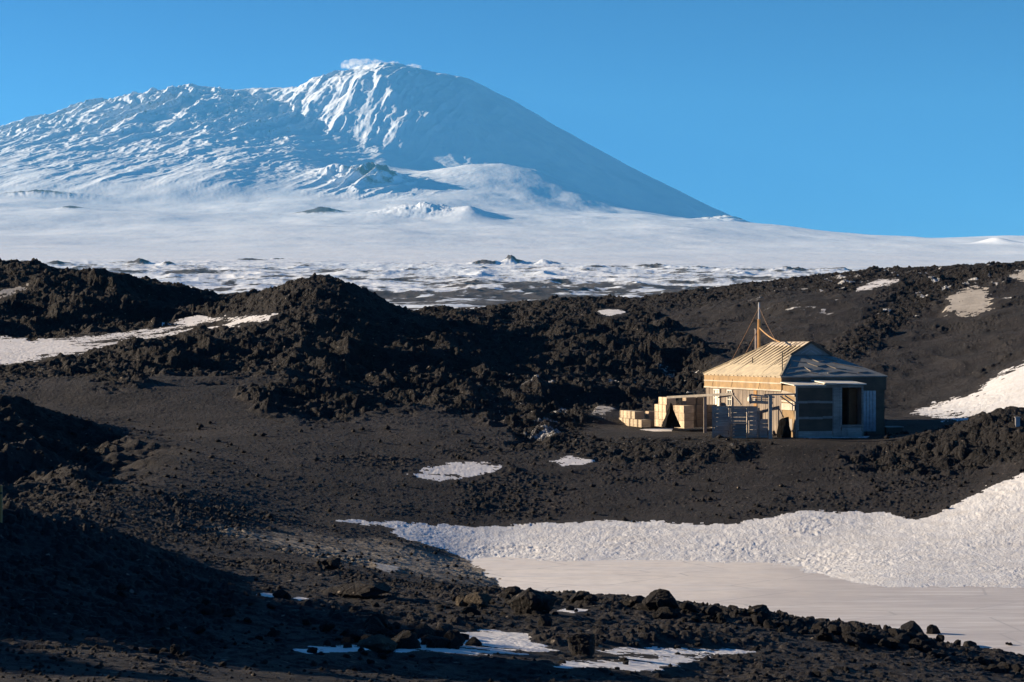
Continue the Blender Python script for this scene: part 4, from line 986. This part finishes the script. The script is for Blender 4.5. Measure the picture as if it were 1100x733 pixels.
# ------------------------------------------------------------------ haze
hz = MB().box((-27000, -400, -60), (27000, 37000, 4600)).build('haze', None); tag(hz, 'thin blue air between the camera and the volcano', 'haze', kind='stuff')
mh = bpy.data.materials.new('air'); mh.use_nodes = True; nt = mh.node_tree; nt.nodes.clear()
o = nt.nodes.new('ShaderNodeOutputMaterial'); pv = nt.nodes.new('ShaderNodeVolumePrincipled')
pv.inputs['Color'].default_value = (.14, .56, 1, 1); pv.inputs['Density'].default_value = 1.6e-5; pv.inputs['Anisotropy'].default_value = 0
nt.links.new(pv.outputs[0], o.inputs['Volume']); hz.data.materials.append(mh)

for i, (px, py, w, h) in enumerate(((773, 463, 9, 6), (781, 465, 6, 4), (815, 468, 12, 7), (822, 466, 8, 8), (790, 467, 5, 3))):
    place(px, py, w, h, M_BOULDER, 'dark stone lying at the foot of the grey stall wall', 500 + i, 'stones at the foot of the stall wall', ymin=90, ymax=99)
# ------------------------------------------------------------------ light, sky, camera
sa, ca = math.sin(R(SUN_A)), math.cos(R(SUN_A)); se, ce = math.sin(R(SUN_EL)), math.cos(R(SUN_EL))
SD = Vector((-ca * ce, sa * ce, se))
ld = bpy.data.lights.new('sun', 'SUN'); ld.energy = 4.9; ld.angle = R(.5); ld.color = (1, .79, .54)
lo = bpy.data.objects.new('sun', ld); C.objects.link(lo); lo.rotation_euler = SD.to_track_quat('Z', 'Y').to_euler()
wd = bpy.data.worlds.new('World'); bpy.context.scene.world = wd; wd.use_nodes = True; nt = wd.node_tree; nt.nodes.clear()
wo = nt.nodes.new('ShaderNodeOutputWorld'); bg = nt.nodes.new('ShaderNodeBackground'); sk = nt.nodes.new('ShaderNodeTexSky')
sk.sky_type = 'NISHITA'; sk.sun_disc = False; sk.sun_elevation = R(SUN_EL); sk.sun_rotation = math.atan2(SD.x, SD.y)
sk.altitude = 0; sk.air_density = .6; sk.dust_density = 0; sk.ozone_density = 6.0
hs = nt.nodes.new('ShaderNodeHueSaturation'); hs.inputs['Saturation'].default_value = 1.0; hs.inputs['Hue'].default_value = .485
def vscale(src, f):
    vm = nt.nodes.new('ShaderNodeVectorMath'); vm.operation = 'SCALE'; vm.inputs['Scale'].default_value = f; nt.links.new(src, vm.inputs[0]); return vm.outputs[0]
gm = nt.nodes.new('ShaderNodeGamma'); gm.inputs['Gamma'].default_value = 1.5
nt.links.new(vscale(sk.outputs[0], .16), gm.inputs['Color']); nt.links.new(vscale(gm.outputs[0], 5.9), hs.inputs['Color']); nt.links.new(hs.outputs[0], bg.inputs[0]); bg.inputs[1].default_value = .062
nt.links.new(bg.outputs[0], wo.inputs[0])
sc = bpy.context.scene
cd = bpy.data.cameras.new('camera'); cd.lens = 70; cd.sensor_width = 36; cd.clip_start = .3; cd.clip_end = 90000
cd.shift_y = (HZ - 366.5) / 1100.0
co = bpy.data.objects.new('camera', cd); C.objects.link(co); co.location = (0, 0, 0); co.rotation_euler = (R(90), 0, 0); sc.camera = co
sc.view_settings.view_transform = 'Standard'; sc.view_settings.look = 'None'; sc.view_settings.exposure = 1.32; sc.view_settings.gamma = 1
sc.render.engine = 'CYCLES'; sc.cycles.volume_bounces = 1; sc.cycles.max_bounces = 6
print('done', time.time() - T0)
